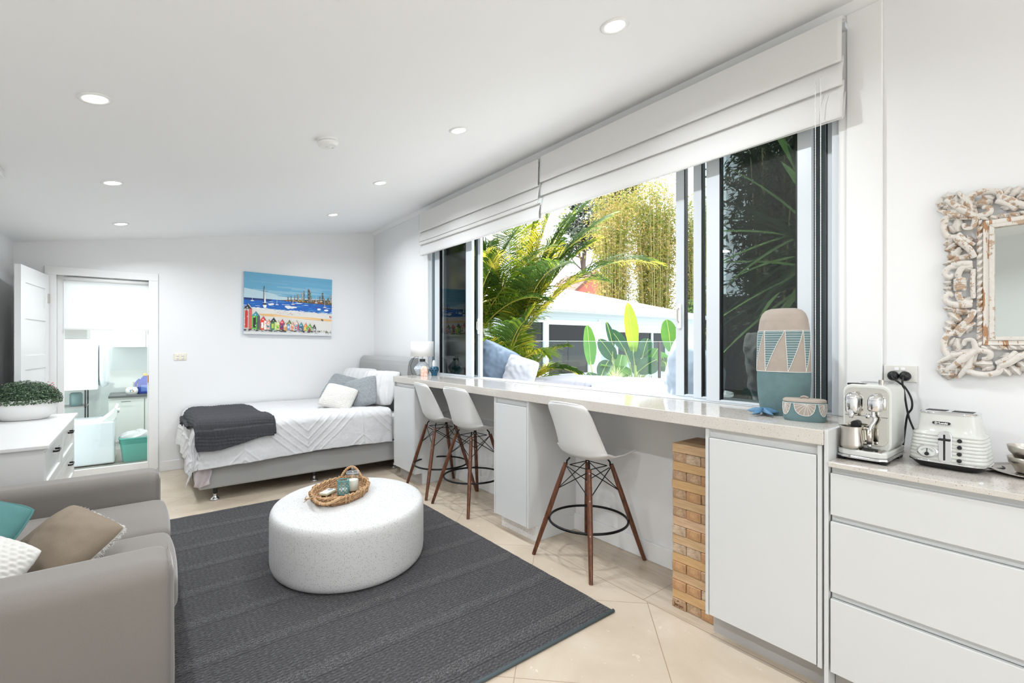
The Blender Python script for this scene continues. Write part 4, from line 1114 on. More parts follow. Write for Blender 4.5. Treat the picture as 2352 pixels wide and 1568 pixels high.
# body: tall shell open at front, base
g = G(); P = rrect(-HW, HW, .035, .298, .034, 8)
g.prism(P, .075, .262, 'x'); g.build('body', m_gloss, cm, smooth=True, auto=35, bevel=.006, seg=3)
g = G(); g.prism(rrect(-HW+.009, HW-.009, .06, .285, .026, 8), .070, .0752, 'x'); g.build('front_panel', M('mirror_chrome', (215, 213, 205), .07, 1), cm, bevel=.001)
G().box(.0685, .070, -HW+.010, HW-.010, .172, .1735).build('panel_line', m_black, cm)
g = G(); g.prism([(.262, HW), (.262, -HW), (.02, -HW), (.004, -HW+.02), (.0, -HW+.05), (0, HW-.05), (.004, HW-.02), (.02, HW)], .022, .045, 'z'); g.build('drip_base', m_gloss, cm, bevel=.006, seg=3)
g = G(); g.prism([(.265, HW+.002), (.265, -HW-.002), (.018, -HW-.002), (.001, -HW+.02), (-.003, -HW+.05), (-.003, HW-.05), (.001, HW-.02), (.018, HW+.002)], .012, .022, 'z'); g.build('chrome_band', m_chrome, cm, bevel=.002)
G().box(.015, .255, -HW+.006, HW-.006, .006, .012).build('under_tray', m_black, cm)
for fx in (.03, .205):
    for sy in (-1, 1): G().prism([(fx-.015, .0), (fx+.035, 0), (fx+.045, .012), (fx-.025, .012)], sy*(HW-.012)-.01, sy*(HW-.012)+.01, 'y').build('foot', m_black, cm)
g = G()
g.box(.008, .073, -HW+.014, HW-.014, .0452, .0468); 
for i in range(9): g.box(.008, .073, -HW+.02+i*.0165, -HW+.024+i*.0165, .0468, .0485)
g.build('drip_grid', m_steel, cm)
for sy in (.038, -.036):
    o = G().lathe([(.010, .196), (.021, .198), (.0245, .204), (.0245, .240), (.021, .252), (.012, .262), (.001, .265)] if sy < 0 else [(.012, .180), (.021, .186), (.025, .196), (.0255, .240), (.022, .254), (.013, .265), (.001, .268)], (.046, sy, 0), 28).build('dial_head' if sy < 0 else 'brew_head', m_chrome, cm, smooth=True, auto=60)
G().tube([(.03, .036, .198), (.022, .036, .180), (.02, .036, .168)], [.011, .009, .007], 12).build('spout', m_chrome, cm, smooth=True)
sw = G().tube(catmull([(.044, -.030, .198), (.044, -.030, .18), (.040, -.036, .165), (.032, -.024, .135), (.03, -.022, .10), (.03, -.022, .058)], 6), .006, 12).build('steam_wand', m_chrome, cm, smooth=True)
G().tube([(.03, -.022, .125), (.03, -.022, .07)], .0085, 14).build('wand_grip', m_steel, sw, smooth=True)
G().tube([(.036, -.022, .178), (.036, -.010, .178)], .009, 12).build('wand_knob', m_chrome, sw, smooth=True)
G().prism(rrect(-.013, .013, -.012, .018, .012, 5), .05, .068, 'x').xf(Matrix.Translation((0, .032, .135))).build('capsule_slot', m_black, cm)
G().lathe([(.026, .0468), (.028, .050), (.001, .052)], (.030, -.022, 0), 24, 1, 1).build('wand_rest', m_black, cm)
G().prism(rrect(-.03, .03, 0, .008, .004, 3), .10, .22, 'x').xf(Matrix.Translation((-.01, .040, .298)) @ Matrix.Rotation(.05, 4, 'Y')).build('lever', m_black, cm, bevel=.002)
G().tube([(.13, -.035, .298), (.13, -.035, .316)], .009, 16).build('top_button', m_steel, cm, smooth=True, auto=40)
G().box(.20, .255, -.055, .055, .298, .301).build('tank_lid', glass('tank_lid', (.9, .92, .92), .8, 1.4, (.7, .7, .7)), cm)
def jug(label, x, y, z, s, rz, n=1):
    t = thing('milk_jug', label, 'jug', (x, y, z), rz)
    P = [(.034, .0), (.038, .003), (.0385, .012), (.036, .04), (.033, .068), (.034, .084), (.0325, .0845), (.0315, .068), (.0345, .04), (.037, .014), (.001, .006)]
    g = G(); vs0 = len(g.v); g.lathe([(r*s, h*s) for r, h in P], (0, 0, 0), 36, closed=False)
    for i, v in enumerate(g.v):   # pouring lip
        a = math.atan2(v[1], v[0]); k = max(0, math.cos(a))**8*smooth(.06*s, .085*s, v[2]); g.v[i] = (v[0]+.010*s*k, v[1], v[2]+.003*k)
    g.build('body', m_steel, t, smooth=True, auto=60)
    g = G(); g.tube([(-.032*s, 0, .076*s), (-.045*s, 0, .078*s), (-.060*s, 0, .070*s), (-.062*s, 0, .055*s), (-.056*s, 0, .028*s), (-.048*s, 0, .018*s), (-.037*s, 0, .020*s)], .0065*s, 8, flat=.35)
    g.build('handle', m_steel, t, smooth=True)
    return t
jug('small steel milk jug standing on the drip tray at the front of the espresso machine', 2.232, .643, KZ+.0488, 1.0, math.radians(118))

toa = thing('toaster', 'ribbed white two-slot toaster with chrome top on the lower bench', 'toaster', (2.385, .375, KZ), math.radians(-2))
TX, TY = .082, .108
def tl(prof, p=4.2): return G().lathe(prof, (0, 0, 0), 72, TX, TY, p=p)
tl([(.78, .001), (.86, .008), (.99, .022)]).build('base', m_black, toa, smooth=True, auto=30)
tl([(.99, .022), (1.035, .024), (1.04, .028), (1.01, .031)]).build('base_ring', m_chrome, toa, smooth=True, auto=50)
prof = [(1.01, .031)]
for i in range(8):
    z = .031+i*.0125; r0 = lerp(1.03, .93, (i/8)**1.3); r1 = lerp(1.03, .93, ((i+1)/8)**1.3)
    prof += [(r0-.03, z+.001), (r0-.005, z+.003), (r0, z+.006), (r0-.012, z+.010)]
prof += [(.86, .1325), (.83, .136), (.80, .16), (.755, .19), (.742, .200)]
tl(prof).build('body', m_gloss, toa, smooth=True, auto=70)
tl([(.742, .200), (.765, .2015), (.768, .204), (.74, .208), (.70, .209), (.01, .209)]).build('top_plate', m_chrome, toa, smooth=True, auto=40)
for sy in (-.037, .037):
    G().box(-.026, .022, sy-.029, sy+.029, .2088, .2098).build('slot', m_black, toa)
    g = G()
    for i in range(4): g.box(-.026+i*.014, -.024+i*.014, sy-.028, sy+.028, .2096, .2100)
    g.build('slot_wires', M('dark_steel', (70, 66, 62), .4, 1), toa)
def xface(z): # toaster front surface x at height z
    r = interp([(0, .9), (.03, 1.03), (.13, .90), (.137, .83), (.2, .742)], z)[0]; return -TX*r
g = G(); g.prism(rrect(-.020, .018, .026, .142, .018, 8), -TX*1.05, -TX*.80, 'x'); sl_ = g.build('lever_plate', m_chrome, toa, smooth=True, auto=35, bevel=.002)
g = G(); g.prism(rrect(-.0028, .0028, .036, .130, .002, 3), -TX*1.062, -TX*1.05, 'x'); g.build('lever_slot', m_black, sl_)
G().box(-.096, -.086, -.018, .016, .108, .115).build('lever', m_black, sl_, bevel=.002)
g = G().lathe([(.030, 0), (.031, .004), (.027, .007), (.026, .005), (.001, .005)], (0, 0, 0), 40, 1, .78).xf(Matrix.Translation((-TX*1.0, .048, .062)) @ Matrix.Rotation(-PI/2, 4, 'Y') @ Matrix.Rotation(PI/2, 4, 'Z'))
dial = g.build('gauge', m_chrome, toa, smooth=True, auto=40)
G().lathe([(.024, 0.0055), (.001, .0056)], (0, 0, 0), 32, 1, .76).xf(Matrix.Translation((-TX*1.0, .048, .062)) @ Matrix.Rotation(-PI/2, 4, 'Y') @ Matrix.Rotation(PI/2, 4, 'Z')).build('gauge_face', M('gauge_face', (214, 216, 212), .4), dial)
g = G(); X_ = -TX-.0064
for k in range(8):
    a = PI*(.12+.76*k/7); c, s_ = math.cos(a), math.sin(a)
    g.tube([(X_, .048+c*.013, .060+s_*.010), (X_, .048+c*.019, .060+s_*.0148)], .0005, 4)
g.tube([(X_-.001, .048, .058), (X_-.001, .0475, .073)], .0012, 4)
g.build('gauge_marks', m_black, dial)
G().tube([(X_+.002, .048, .053), (X_-.006, .048, .053)], .0065, 16).build('gauge_knob', m_black, dial, smooth=True, auto=40)
for k in range(4):
    z = .112-k*.0235; g = G().lathe([(.0068, 0), (.0068, .004), (.005, .006), (.001, .006)], (0, 0, 0), 20).xf(Matrix.Translation((xface(z)-.0005, -.040, z)) @ Matrix.Rotation(-PI/2, 4, 'Y'))
    g.build('button', m_black, toa, smooth=True, auto=40)
rz_ = math.radians(11)
badge = G().prism(rrect(-.0275, .0275, -.0068, .0068, .0066, 6), -.0015, .0015, 'x').xf(Matrix.Translation((-TX*.800, .012, .168)) @ Matrix.Rotation(rz_, 4, 'Y')).build('badge', m_chrome, toa)
G().prism(rrect(-.0255, .0255, -.0050, .0050, .0048, 6), -.0022, -.0014, 'x').xf(Matrix.Translation((-TX*.800, .012, .168)) @ Matrix.Rotation(rz_, 4, 'Y')).build('badge_plate', m_black, badge)
text("De'Longhi", .0088, m_white_pl, badge, (-TX*.800-.0024, .012, .168), (PI/2-rz_, 0, -PI/2), 'lettering', .0002, .0003)

# plates, bowls
t = thing('serving_tray', 'thin dark steel tray under the stacked bowls', 'tray', (2.47, .155, KZ))
G().lathe([(.001, .001), (.10, .001), (.115, .006), (.135, .012), (.134, .0135), (.11, .008), (.09, .004), (.001, .004)], (0, 0, 0), 48, closed=False).build('plate', m_steel, t, smooth=True)
def bowl(label, z):
    g = G().lathe([(.001, .0), (.026, .0), (.030, .006), (.036, .022), (.046, .034), (.051, .055), (.0495, .056), (.044, .037), (.034, .024), (.024, .01), (.001, .008)], (0, 0, 0), 40, closed=False)
    o = g.build('steel_bowl', m_steel, smooth=True, auto=70, loc=(2.455, .185, KZ+z)); return tag(o, label, 'bowl', 'stacked steel bowls on the lower bench')
bowl('lower of two stacked small steel bowls at the right edge', .0045); bowl('upper of two stacked small steel bowls at the right edge', .0445)
# plugs and cords
m_cord = M('black_cord', (18, 18, 19), .45)
def plug(y, z, pts, owner):
    g = G(); g.lathe([(.020, 0), (.021, .006), (.018, .018), (.010, .024), (.001, .025)], (0, 0, 0), 28).xf(Matrix.Translation((XR-.0095, y, z)) @ Matrix.Rotation(-PI/2, 4, 'Y'))
    g.tube(catmull(pts, 8), .0038, 8)
    mw = Matrix.Translation(owner.location) @ owner.rotation_euler.to_matrix().to_4x4(); g.xf(mw.inverted())
    return g.build('power_cord', m_cord, owner, smooth=True, auto=50)
plug(.592, 1.262, [(XR-.034, .592, 1.262), (XR-.042, .585, 1.252), (XR-.045, .565, 1.235), (XR-.04, .545, 1.215), (XR-.035, .526, 1.17), (XR-.035, .524, 1.13), (XR-.035, .538, 1.10), (XR-.035, .545, 1.05), (XR-.05, .55, .97)], cm)
plug(.551, 1.262, [(XR-.034, .551, 1.262), (XR-.045, .551, 1.255), (XR-.052, .552, 1.235), (XR-.045, .548, 1.20), (XR-.04, .540, 1.13), (XR-.04, .530, 1.08), (XR-.045, .508, 1.02), (XR-.05, .490, .97), (XR-.055, .48, .95), (XR-.05, .35, .945), (XR-.07, .27, .945), (XR-.11, .245, .945), (XR-.15, .27, .945), (XR-.16, .30, .950)], toa)

# ------------------------------------------------------------------ vase, box, starfish
m_clay = M('pale_clay', (166, 154, 143), .8, nscale=22, namt=.12, bscale=60, bstr=.3)
m_tealg = M('teal_wash', (98, 124, 126), .75, nscale=24, namt=.2, bscale=60, bstr=.3)
m_line = M('incised_line', (226, 226, 222), .7)
vz = thing('tall_vase', 'tall rounded clay vase with teal triangles and a teal lower third', 'vase', (2.43, .978, CZ_), math.radians(10))
vz.scale = (1, 1, 1.02)
VW, VD = .115, .066
vp = [(0, .78), (.006, .82), (.03, .89), (.09, .965), (.17, 1.0), (.26, .99), (.36, .965), (.41, .935), (.45, .885), (.475, .80), (.492, .66), (.500, .45), (.502, .0)]
def vr(z): return interp(vp, z)[0]
def vpt(a, z, off=0):
    r = vr(z); ca, sa = math.cos(a), math.sin(a); p = 2.25
    x = math.copysign(abs(ca)**(2/p), ca)*(VD*r+off); y = math.copysign(abs(sa)**(2/p), sa)*(VW*r+off); return Vector((x, y, z))
def band(z0, z1, nz_, mat, name):
    g = G(); g.grid(lambda u, v: tuple(vpt(2*PI*u, lerp(z0, z1, v))), 96, nz_, cu=True)
    return g
HS = .506/.502
g = G(); g.grid(lambda u, v: tuple(vpt(2*PI*u, lerp(0, .205, v))), 96, 16, cu=True); g.lathe([(.001, 0.0005), (.001, .0006)], (0, 0, 0), 8); g.build('teal_lower', m_tealg, vz, smooth=True)
g = G(); g.grid(lambda u, v: tuple(vpt(2*PI*u, lerp(.205, .502, 1-(1-v)**1.6))), 96, 40, cu=True); g.build('clay_upper', m_clay, vz, smooth=True)
ZT, ZB = .395, .207
g = G(); gl = G()
NTR = 8
for k in range(NTR):
    a0 = 2*PI*k/NTR+.15; a1 = 2*PI*(k+1)/NTR+.15-.02; am = a0+.10
    # downward pointing teal triangle between a0..a1 at the top and am at the bottom
    rows = 20
    def f(u, v, a0=a0, a1=a1, am=am): z = lerp(ZT, ZB, v); return tuple(vpt(lerp(lerp(a0, am, v), lerp(a1, am, v), u), z, .0007))
    g.grid(f, 8, rows)
    for pa, pb in (((a0, ZT), (am, ZB)), ((a1, ZT), (am, ZB))): gl.tube([vpt(lerp(pa[0], pb[0], i/14), lerp(pa[1], pb[1], i/14), .0012) for i in range(15)], .0011, 4)
    for j in range(16):
        v = (j+.5)/17; z = lerp(ZT, ZB, v); l, r = lerp(a0, am, v), lerp(a1, am, v)
        gl.tube([vpt(lerp(l, r, i/6), z, .0012) for i in range(7)], .0008, 4)
for z in (ZT, ZB-.002): gl.tube([vpt(2*PI*i/96, z, .0010) for i in range(96)], .0012, 4, closed=True)
g.build('teal_triangles', m_tealg, vz, smooth=True); gl.build('incised_lines', m_line, vz)
bx = thing('lidded_box', 'small oval clay box with lid and fan pattern in front of the tall vase', 'box', (2.325, .848, CZ_), math.radians(12))
BW_, BD_ = .084, .050
def bpt(a, z, off=0):
    r = interp([(0, .93), (.01, .98), (.05, 1.0), (.088, .985), (.1, .98)], z)[0]; ca, sa = math.cos(a), math.sin(a); p = 2.6
    return Vector((math.copysign(abs(ca)**(2/p), ca)*(BD_*r+off), math.copysign(abs(sa)**(2/p), sa)*(BW_*r+off), z))
g = G(); g.grid(lambda u, v: tuple(bpt(2*PI*u, lerp(0, .084, v))), 72, 12, cu=True); g.add([tuple(bpt(2*PI*i/72, .0)) for i in range(72)], [tuple(range(72))]); g.build('body', m_tealg, bx, smooth=True)
g = G(); g.grid(lambda u, v: tuple(bpt(2*PI*u, .0865, lerp(0, 0, v))*1 if v < .5 else bpt(2*PI*u, .0865)), 72, 2, cu=True)
g = G(); g.add([tuple(bpt(2*PI*i/72, .0845, .001)) for i in range(72)]+[tuple(bpt(2*PI*i/72, .092, .001)) for i in range(72)]+[(bpt(2*PI*i/72, .095).x*.93, bpt(2*PI*i/72, .095).y*.95, .0965) for i in range(72)],
      [tuple(range(72))]+[(i, (i+1) % 72, 72+(i+1) % 72, 72+i) for i in range(72)]+[(72+i, 72+(i+1) % 72, 144+(i+1) % 72, 144+i) for i in range(72)]+[tuple(range(144, 216))])
lid = g.build('lid', m_clay, bx, smooth=True, auto=50)
G().tube([(0, .014, .096), (0, .012, .104), (0, 0, .107), (0, -.012, .104), (0, -.014, .096)], .0042, 8).build('knob', m_clay, lid, smooth=True)
g = G(); gl = G()
for k in range(5):
    ac = PI+(k-2)*.98+.1; hw_ = .40
    def f(u, v, ac=ac): 
        th = PI*(1+u); R1 = v; a = ac+hw_*R1*math.cos(th); z = .078+.052*R1*math.sin(th); return tuple(bpt(a, z, .0006))
    g.grid(f, 15, 6)
    gl.tube([bpt(ac+hw_*math.cos(PI*(1+i/20)), .078+.052*math.sin(PI*(1+i/20)), .0011) for i in range(21)], .0010, 4)
    for q in range(8):
        th = PI*(1+(q+.5)/8); gl.tube([bpt(ac+hw_*r*math.cos(th), .078+.052*r*math.sin(th), .0011) for r in (.08, .35, .65, .97)], .0007, 4)
gl.tube([bpt(2*PI*i/72, .079, .001) for i in range(72)], .001, 4, closed=True)
g.build('clay_fans', m_clay, bx, smooth=True); gl.build('incised_lines', m_line, bx)
st = G(); m_star = M('blue_starfish', (84, 126, 158), .5, nscale=60, namt=.3, bscale=150, bstr=.8)
def starf(u, v):
    a = 2*PI*u; k = abs(math.cos(2.5*a))**3.2; R1 = .016+.054*k; r = R1*v
    h = .020*(1-v**1.6)*(1 if k < .2 else 1)+.010*k*(1-v)**.5*(v > 0)+.0015*math.sin(r*700)*math.sin(a*30)
    return (r*math.cos(a), r*math.sin(a), max(.0, h)+.012*math.sin(a*1.5)**2*v)
st.grid(starf, 150, 20, cu=True)
o = st.build('starfish', m_star, smooth=True, solid=.004, loc=(2.335, 1.030, CZ_+.006)); o.rotation_euler = (0, 0, .4); o.scale = (1.0, 1.0, 1); tag(o, 'blue bumpy starfish lying at the foot of the tall vase', 'starfish')

# ================================================================== CARVED MIRROR
n = NT('whitewashed_carving'); w_ = n.noise(34, 5, .7); w2 = n.noise(9, 3, .6)
mk = n.math('MULTIPLY', n.math('GREATER_THAN', n.math('ADD', w_, n.math('MULTIPLY', w2, .5)), .815), .8)
geo = n.node('ShaderNodeNewGeometry'); 
n.set(n.mix(mk, n.mix(n.noise(80, 3), rgb(226, 221, 214), rgb(206, 200, 192)), rgb(172, 140, 108)), .75); n.bump(n.noise(120, 4), .5, .002); m_carve = n.m
n = NT('worn_wood_frame'); w_ = n.noise(50, 4, .7, v=n.mapping((1, 1, .15)))
n.set(n.mix(n.math('GREATER_THAN', w_, .56), rgb(224, 218, 210), rgb(176, 134, 98)), .7); m_worn = n.m
mi = thing('carved_mirror', 'rectangular mirror in a pierced whitewashed carved frame above the toaster', 'mirror', (XR-.004, -.02, 1.637))
MW, MH, FW = .448, .358, .147       # half width, half height, frame width
X0 = -.012
G().box(-.016, -.012, -(MW-FW), MW-FW, -(MH-FW)-.0, MH-FW).build('mirror_glass', M('mirror_silver', (214, 220, 217), .02, 1), mi)
# inner moulding
def frame_ring(a0, b0, a1, b1, x0, x1, mat, name, bev=.002):
    g = G()
    o_ = [(-a1, -b1), (a1, -b1), (a1, b1), (-a1, b1)]; i_ = [(-a0, -b0), (a0, -b0), (a0, b0), (-a0, b0)]
    for k in range(4):
        k2 = (k+1) % 4
        g.add([(x0, *o_[k]), (x0, *o_[k2]), (x0, *i_[k2]), (x0, *i_[k]), (x1, *o_[k]), (x1, *o_[k2]), (x1, *i_[k2]), (x1, *i_[k])], [(0, 1, 2, 3), (4, 7, 6, 5), (0, 4, 5, 1), (2, 6, 7, 3), (1, 5, 6, 2), (0, 3, 7, 4)])
    return g.build(name, mat, mi, bevel=bev)
a0, b0 = MW-FW, MH-FW
frame_ring(a0-.002, b0-.002, a0+.012, b0+.012, -.030, -.004, m_carve, 'inner_lip')
frame_ring(a0+.012, b0+.012, a0+.030, b0+.030, -.024, -.004, m_worn, 'inner_moulding')
frame_ring(a0+.030, b0+.030, a0+.048, b0+.048, -.018, -.0, m_worn, 'outer_moulding')
g = G()   # rope bead
def bead(p, q):
    p, q = Vector(p), Vector(q); L = (q-p).length; nb = int(L/.026); d = (q-p)/nb; e = d.normalized(); s_ = Vector((0, -e.z, e.y))
    for i in range(nb):
        c = p+d*(i+.5); g.tube([c-e*.011-s_*.008, c-e*.004-s_*.002+Vector((-.006, 0, 0)), c+e*.004+s_*.002+Vector((-.006, 0, 0)), c+e*.011+s_*.008], [.002, .006, .006, .002], 7)
c_ = a0+.039; e_ = b0+.039
for P, Q in (((-.020, c_, -e_), (-.020, c_, e_)), ((-.020, -c_, -e_), (-.020, -c_, e_)), ((-.020, -c_, e_), (-.020, c_, e_)), ((-.020, -c_, -e_), (-.020, c_, -e_))): bead(P, Q)
g.build('rope_bead', m_carve, mi, smooth=True)
# scrollwork: s = distance along the side, w = distance outward from the bead (0 .. .098)
def scroll_side(L, place, name):
    g = G()
    def tub(pts, r0, r1=None, n=8, lift=0):
        c = catmull([(x, y, 0) for x, y in pts], n); m = len(c); out = []
        for i, p in enumerate(c):
            q = i/(m-1); out.append(place(p.x, p.y, -.020-lift-.006*math.sin(PI*q)))
        g.tube(out, [1.3*lerp(r0, r1 if r1 is not None else r0, i/(m-1)) for i in range(m)], 8, flat=.7)
    def leaf(x, y, ang, ln, wd, lift=0):
        N = 9; top = []; bot = []; ctr = []; wd *= 1.35
        for i in range(N):
            q = i/(N-1); ww = wd*math.sin(PI*min(1, q*.9+.08))**.8*(1+.22*math.sin(q*16)); cx_ = x+ln*q*math.cos(ang); cy_ = y+ln*q*math.sin(ang)
            nx_, ny_ = -math.sin(ang), math.cos(ang)
            top.append((cx_+nx_*ww, cy_+ny_*ww)); bot.append((cx_-nx_*ww, cy_-ny_*ww)); ctr.append((cx_, cy_))
        vs = [place(*p, -.014) for p in top]+[place(*p, -.027-lift) for p in ctr]+[place(*p, -.014) for p in bot]+[place(*p, -.002) for p in top]+[place(*p, -.002) for p in bot]
        fs = []
        for i in range(N-1): fs += [(i, i+1, N+i+1, N+i), (N+i, N+i+1, 2*N+i+1, 2*N+i), (i, 3*N+i, 3*N+i+1, i+1), (2*N+i, 2*N+i+1, 4*N+i+1, 4*N+i)]
        g.add(vs, fs)
    h = L/2
    for m in (-1, 1):
        X = lambda x: m*x
        # big C scroll near the corner
        cs = h-.135
        tub([(X(cs+.052), .012), (X(cs+.072), .045), (X(cs+.060), .082), (X(cs+.020), .096), (X(cs-.022), .086), (X(cs-.030), .060)], .010, .008)
        tub([(X(cs+.052), .012), (X(cs+.03), .003), (X(cs), .010), (X(cs+.0), .030), (X(cs+.018), .036)], .010, .006)
        tub([(X(cs-.030), .060), (X(cs-.055), .045), (X(cs-.085), .020), (X(cs-.12), .006)], .011, .009)
        tub([(X(cs-.02), .052), (X(cs-.05), .030), (X(cs-.07), .006)], .008, .006)
        leaf(X(cs-.01), .055, math.atan2(.0, m*.05), .055, .015, .004); leaf(X(cs-.012), .060, math.atan2(.02, m*.03)+0, .04, .012)
        leaf(X(cs-.035), .068, math.atan2(.03, -m*.02), .036, .012); leaf(X(cs-.055), .060, math.atan2(.04, -m*.03), .042, .011)
        leaf(X(cs-.075), .045, math.atan2(.045, -m*.045), .056, .013); leaf(X(cs-.11), .015, math.atan2(.07, -m*.02+.0001), .088, .014)
        leaf(X(cs-.05), .010, math.atan2(.03, m*.0+.001), .034, .014)
        # inner small C scroll near the centre
        ci = .045
        tub([(X(ci+.028), .012), (X(ci+.022), .040), (X(ci-.005), .052), (X(ci-.015), .050)], .009, .007)
        tub([(X(ci+.03), .05), (X(ci+.028), .078), (X(ci+.005), .092), (X(ci-.012), .078), (X(ci-.002), .068)], .009, .006)
        tub([(X(ci+.035), .015), (X(ci+.038), .04), (X(ci+.036), .07)], .010, .009)
        leaf(X(ci+.03), .045, math.atan2(-.03, -m*.02), .04, .012, .003)
        leaf(X(.012), .072, PI/2, .026, .010); leaf(X(.028), .070, PI/2, .024, .009)
        # edge lobes by the corner
        for q in range(3): leaf(X(h-.040+q*.022), .055+.004*q, PI/2, .048-.003*q, .013)
    for q in range(5): tub([(-.018+.009*q, .030), (-.014+.009*q, .046), (-.018+.009*q, .062)], .006, .006, 4, .004)
    tub([(-.055, .008), (0, .010), (.055, .008)], .009, .009)
    g.build(name, m_carve, mi, smooth=True, auto=50)
OW = a0+.048; OH = b0+.048
scroll_side(2*MH, lambda s_, w_, d_: Vector((d_, OW+w_, s_)), 'carved_side')
scroll_side(2*MH, lambda s_, w_, d_: Vector((d_, -OW-w_, s_)), 'carved_side')
scroll_side(2*MW, lambda s_, w_, d_: Vector((d_, s_, OH+w_)), 'carved_side')
scroll_side(2*MW, lambda s_, w_, d_: Vector((d_, s_, -OH-w_)), 'carved_side')
for sy in (-1, 1):
    for sz in (-1, 1):
        g = G(); y0_, z0_ = sy*(OW-.01), sz*(OH-.01)
        P = [(y0_, z0_), (y0_+sy*.02, z0_+sz*.10), (y0_+sy*.06, z0_+sz*.095), (y0_+sy*.105, z0_+sz*.105), (y0_+sy*.095, z0_+sz*.06), (y0_+sy*.10, z0_+sz*.02)]
        g.prism(P, -.020, -.002, 'x')
        g.tube([(-.022, y0_, z0_), (-.034, y0_+sy*.045, z0_+sz*.045), (-.020, y0_+sy*.10, z0_+sz*.10)], [.006, .016, .008], 8)
        for q in (-1, 1): g.tube([(-.020, y0_+sy*.02, z0_+sz*.02), (-.028, y0_+sy*(.055-q*.022), z0_+sz*(.055+q*.022)), (-.018, y0_+sy*(.095-q*.03), z0_+sz*(.095+q*.03)*1.0)], [.006, .013, .006], 8)
        g.build('corner_leaf', m_carve, mi, smooth=True, auto=50)


# ================================================================== LAUNDRY BEHIND THE GLAZED DOOR
m_tilew = M('laundry_tile', (214, 220, 217), .25)
m_lcab = M('laundry_cabinet', (226, 228, 222), .35)
m_lf = M('laundry_floor', (150, 146, 138), .5, nscale=12, namt=.12)
LY = 8.75
struct(G().box(-1.9, .9, YB+.12, LY+.1, -.06, 0).build('floor', m_lf))
struct(G().box(-1.9, .9, LY, LY+.1, 0, 2.4).build('wall_laundry_back', m_tilew))
struct(G().box(.8, .9, YB+.12, LY, 0, 2.4).build('wall_laundry_right', m_wall))
struct(G().box(-1.9, .9, YB+.12, LY+.1, 2.4, 2.48).build('ceiling', m_ceil))
t = thing('upper_cabinet', 'pale wall cabinet with two doors high in the laundry', 'cabinet', (0, 0, 0))
G().box(-.30, .80, LY-.33, LY-.002, 1.36, 2.2).build('carcass', m_lcab, t)
for xa in (-.30, .065, .43): G().box(xa+.003, xa+.362, LY-.35, LY-.331, 1.36, 2.2).build('door', m_lcab, t, bevel=.002)
g = G()
for z in (1.20,): g.box(-.5, .8, LY-.0035, LY-.001, z, z+.002)
t = thing('laundry_counter', 'laundry counter with a thin dark top behind the glass door', 'counter', (0, 0, 0))
G().box(-.33, .8, LY-.60, LY-.002, .685, .715).build('top', M('dark_top', (96, 98, 98), .25), t, bevel=.003)
G().box(-.33, .8, LY-.56, LY-.002, .0, .684).build('carcass', m_lcab, t)
for xa in (-.33, .05, .43): G().box(xa+.003, xa+.372, LY-.58, LY-.561, .10, .66).build('door', m_lcab, t, bevel=.002)
for xa in (-.15, .23, .6): G().tube([(xa-.05, LY-.582, .63), (xa-.05, LY-.60, .63), (xa+.05, LY-.60, .63), (xa+.05, LY-.582, .63)], .004, 6).build('handle', m_chrome, t)
# wall dryer (side on)
t = thing('clothes_dryer', 'white clothes dryer mounted on the laundry wall, seen side-on', 'dryer', (0, 0, 0))
G().box(-.95, -.40, 7.60, 8.18, .85, 1.46).build('body', M('appliance_white', (238, 241, 244), .25), t, bevel=.02, seg=3)
g = G(); g.lathe([(.001, .0), (.20, .0), (.27, .006), (.285, .02), (.285, .05), (.27, .075), (.2, .095), (.001, .10)], (0, 0, 0), 40, p=5).xf(Matrix.Translation((-.398, 7.89, 1.155)) @ Matrix.Rotation(PI/2, 4, 'Y')); g.build('front_door', M('appliance_door', (222, 228, 232), .2), t, smooth=True, auto=50)
G().box(-1.0, -.40, 8.16, LY, 1.0, 1.05).build('wall_bracket', m_white_pl, t)
t = thing('washing_machine', 'large white washing machine seen side-on at the bottom left of the laundry door', 'washing machine', (0, 0, 0))
G().box(-.95, -.235, 7.22, 7.80, .012, .50).build('body', M('appliance_white2', (236, 240, 244), .25), t, bevel=.02, seg=3)
G().prism([(-.36, .5), (-.245, .5), (-.215, .55), (-.21, .64), (-.235, .655), (-.25, .60)], 7.24, 7.78, 'y').build('control_panel', m_white_pl, t, bevel=.004)
for yy in (7.30, 7.40): G().tube([(-.222, yy, .61), (-.195, yy, .61)], .022, 20).build('dial', m_chrome, t, smooth=True, auto=40)
for fx in (-.9, -.3):
    for fy in (7.27, 7.75): G().lathe([(.02, 0.0005), (.02, .013)], (fx, fy, 0), 10).build('foot', m_black, t)
# storage basket, tub, towels, bottles
t = thing('laundry_tub', 'teal plastic tub full of white towels on the laundry floor', 'tub', (-.035, 7.32, .001))
G().lathe([(.001, .0), (.76, 0), (.80, .01), (.97, .27), (1.03, .272), (1.03, .285), (.96, .287), (.78, .012), (.001, .012)], (0, 0, 0), 56, .165, .13, p=4, closed=False).build('body', M('teal_plastic', (96, 176, 162), .4), t, smooth=True, auto=50)
g = G()
for z in (.22, .24, .256): g.lathe([(.955+z*.06, z), (.975+z*.06, z+.004), (.957+z*.06, z+.008)], (0, 0, 0), 56, .165, .13, p=4, closed=False)
g.build('rim_ribs', M('teal_plastic_dark', (84, 160, 148), .4), t, smooth=True)
g = G()
def tow(u, v):
    a = 2*PI*u; r = math.sin(v*PI/2); z = .27+.075*math.cos(v*PI/2)**.6+.022*nz(math.cos(a)*2*r, math.sin(a)*2*r, 4)+.012*math.sin(a*5+v*9)
    return (.158*r*math.cos(a), .122*r*math.sin(a), z if v < .97 else .26)
g.grid(tow, 50, 24, cu=True); o = g.build('towels', m_duvet, smooth=True, loc=(-.035, 7.32, .001)); tag(o, 'crumpled white towels heaped in the teal tub', 'towels')
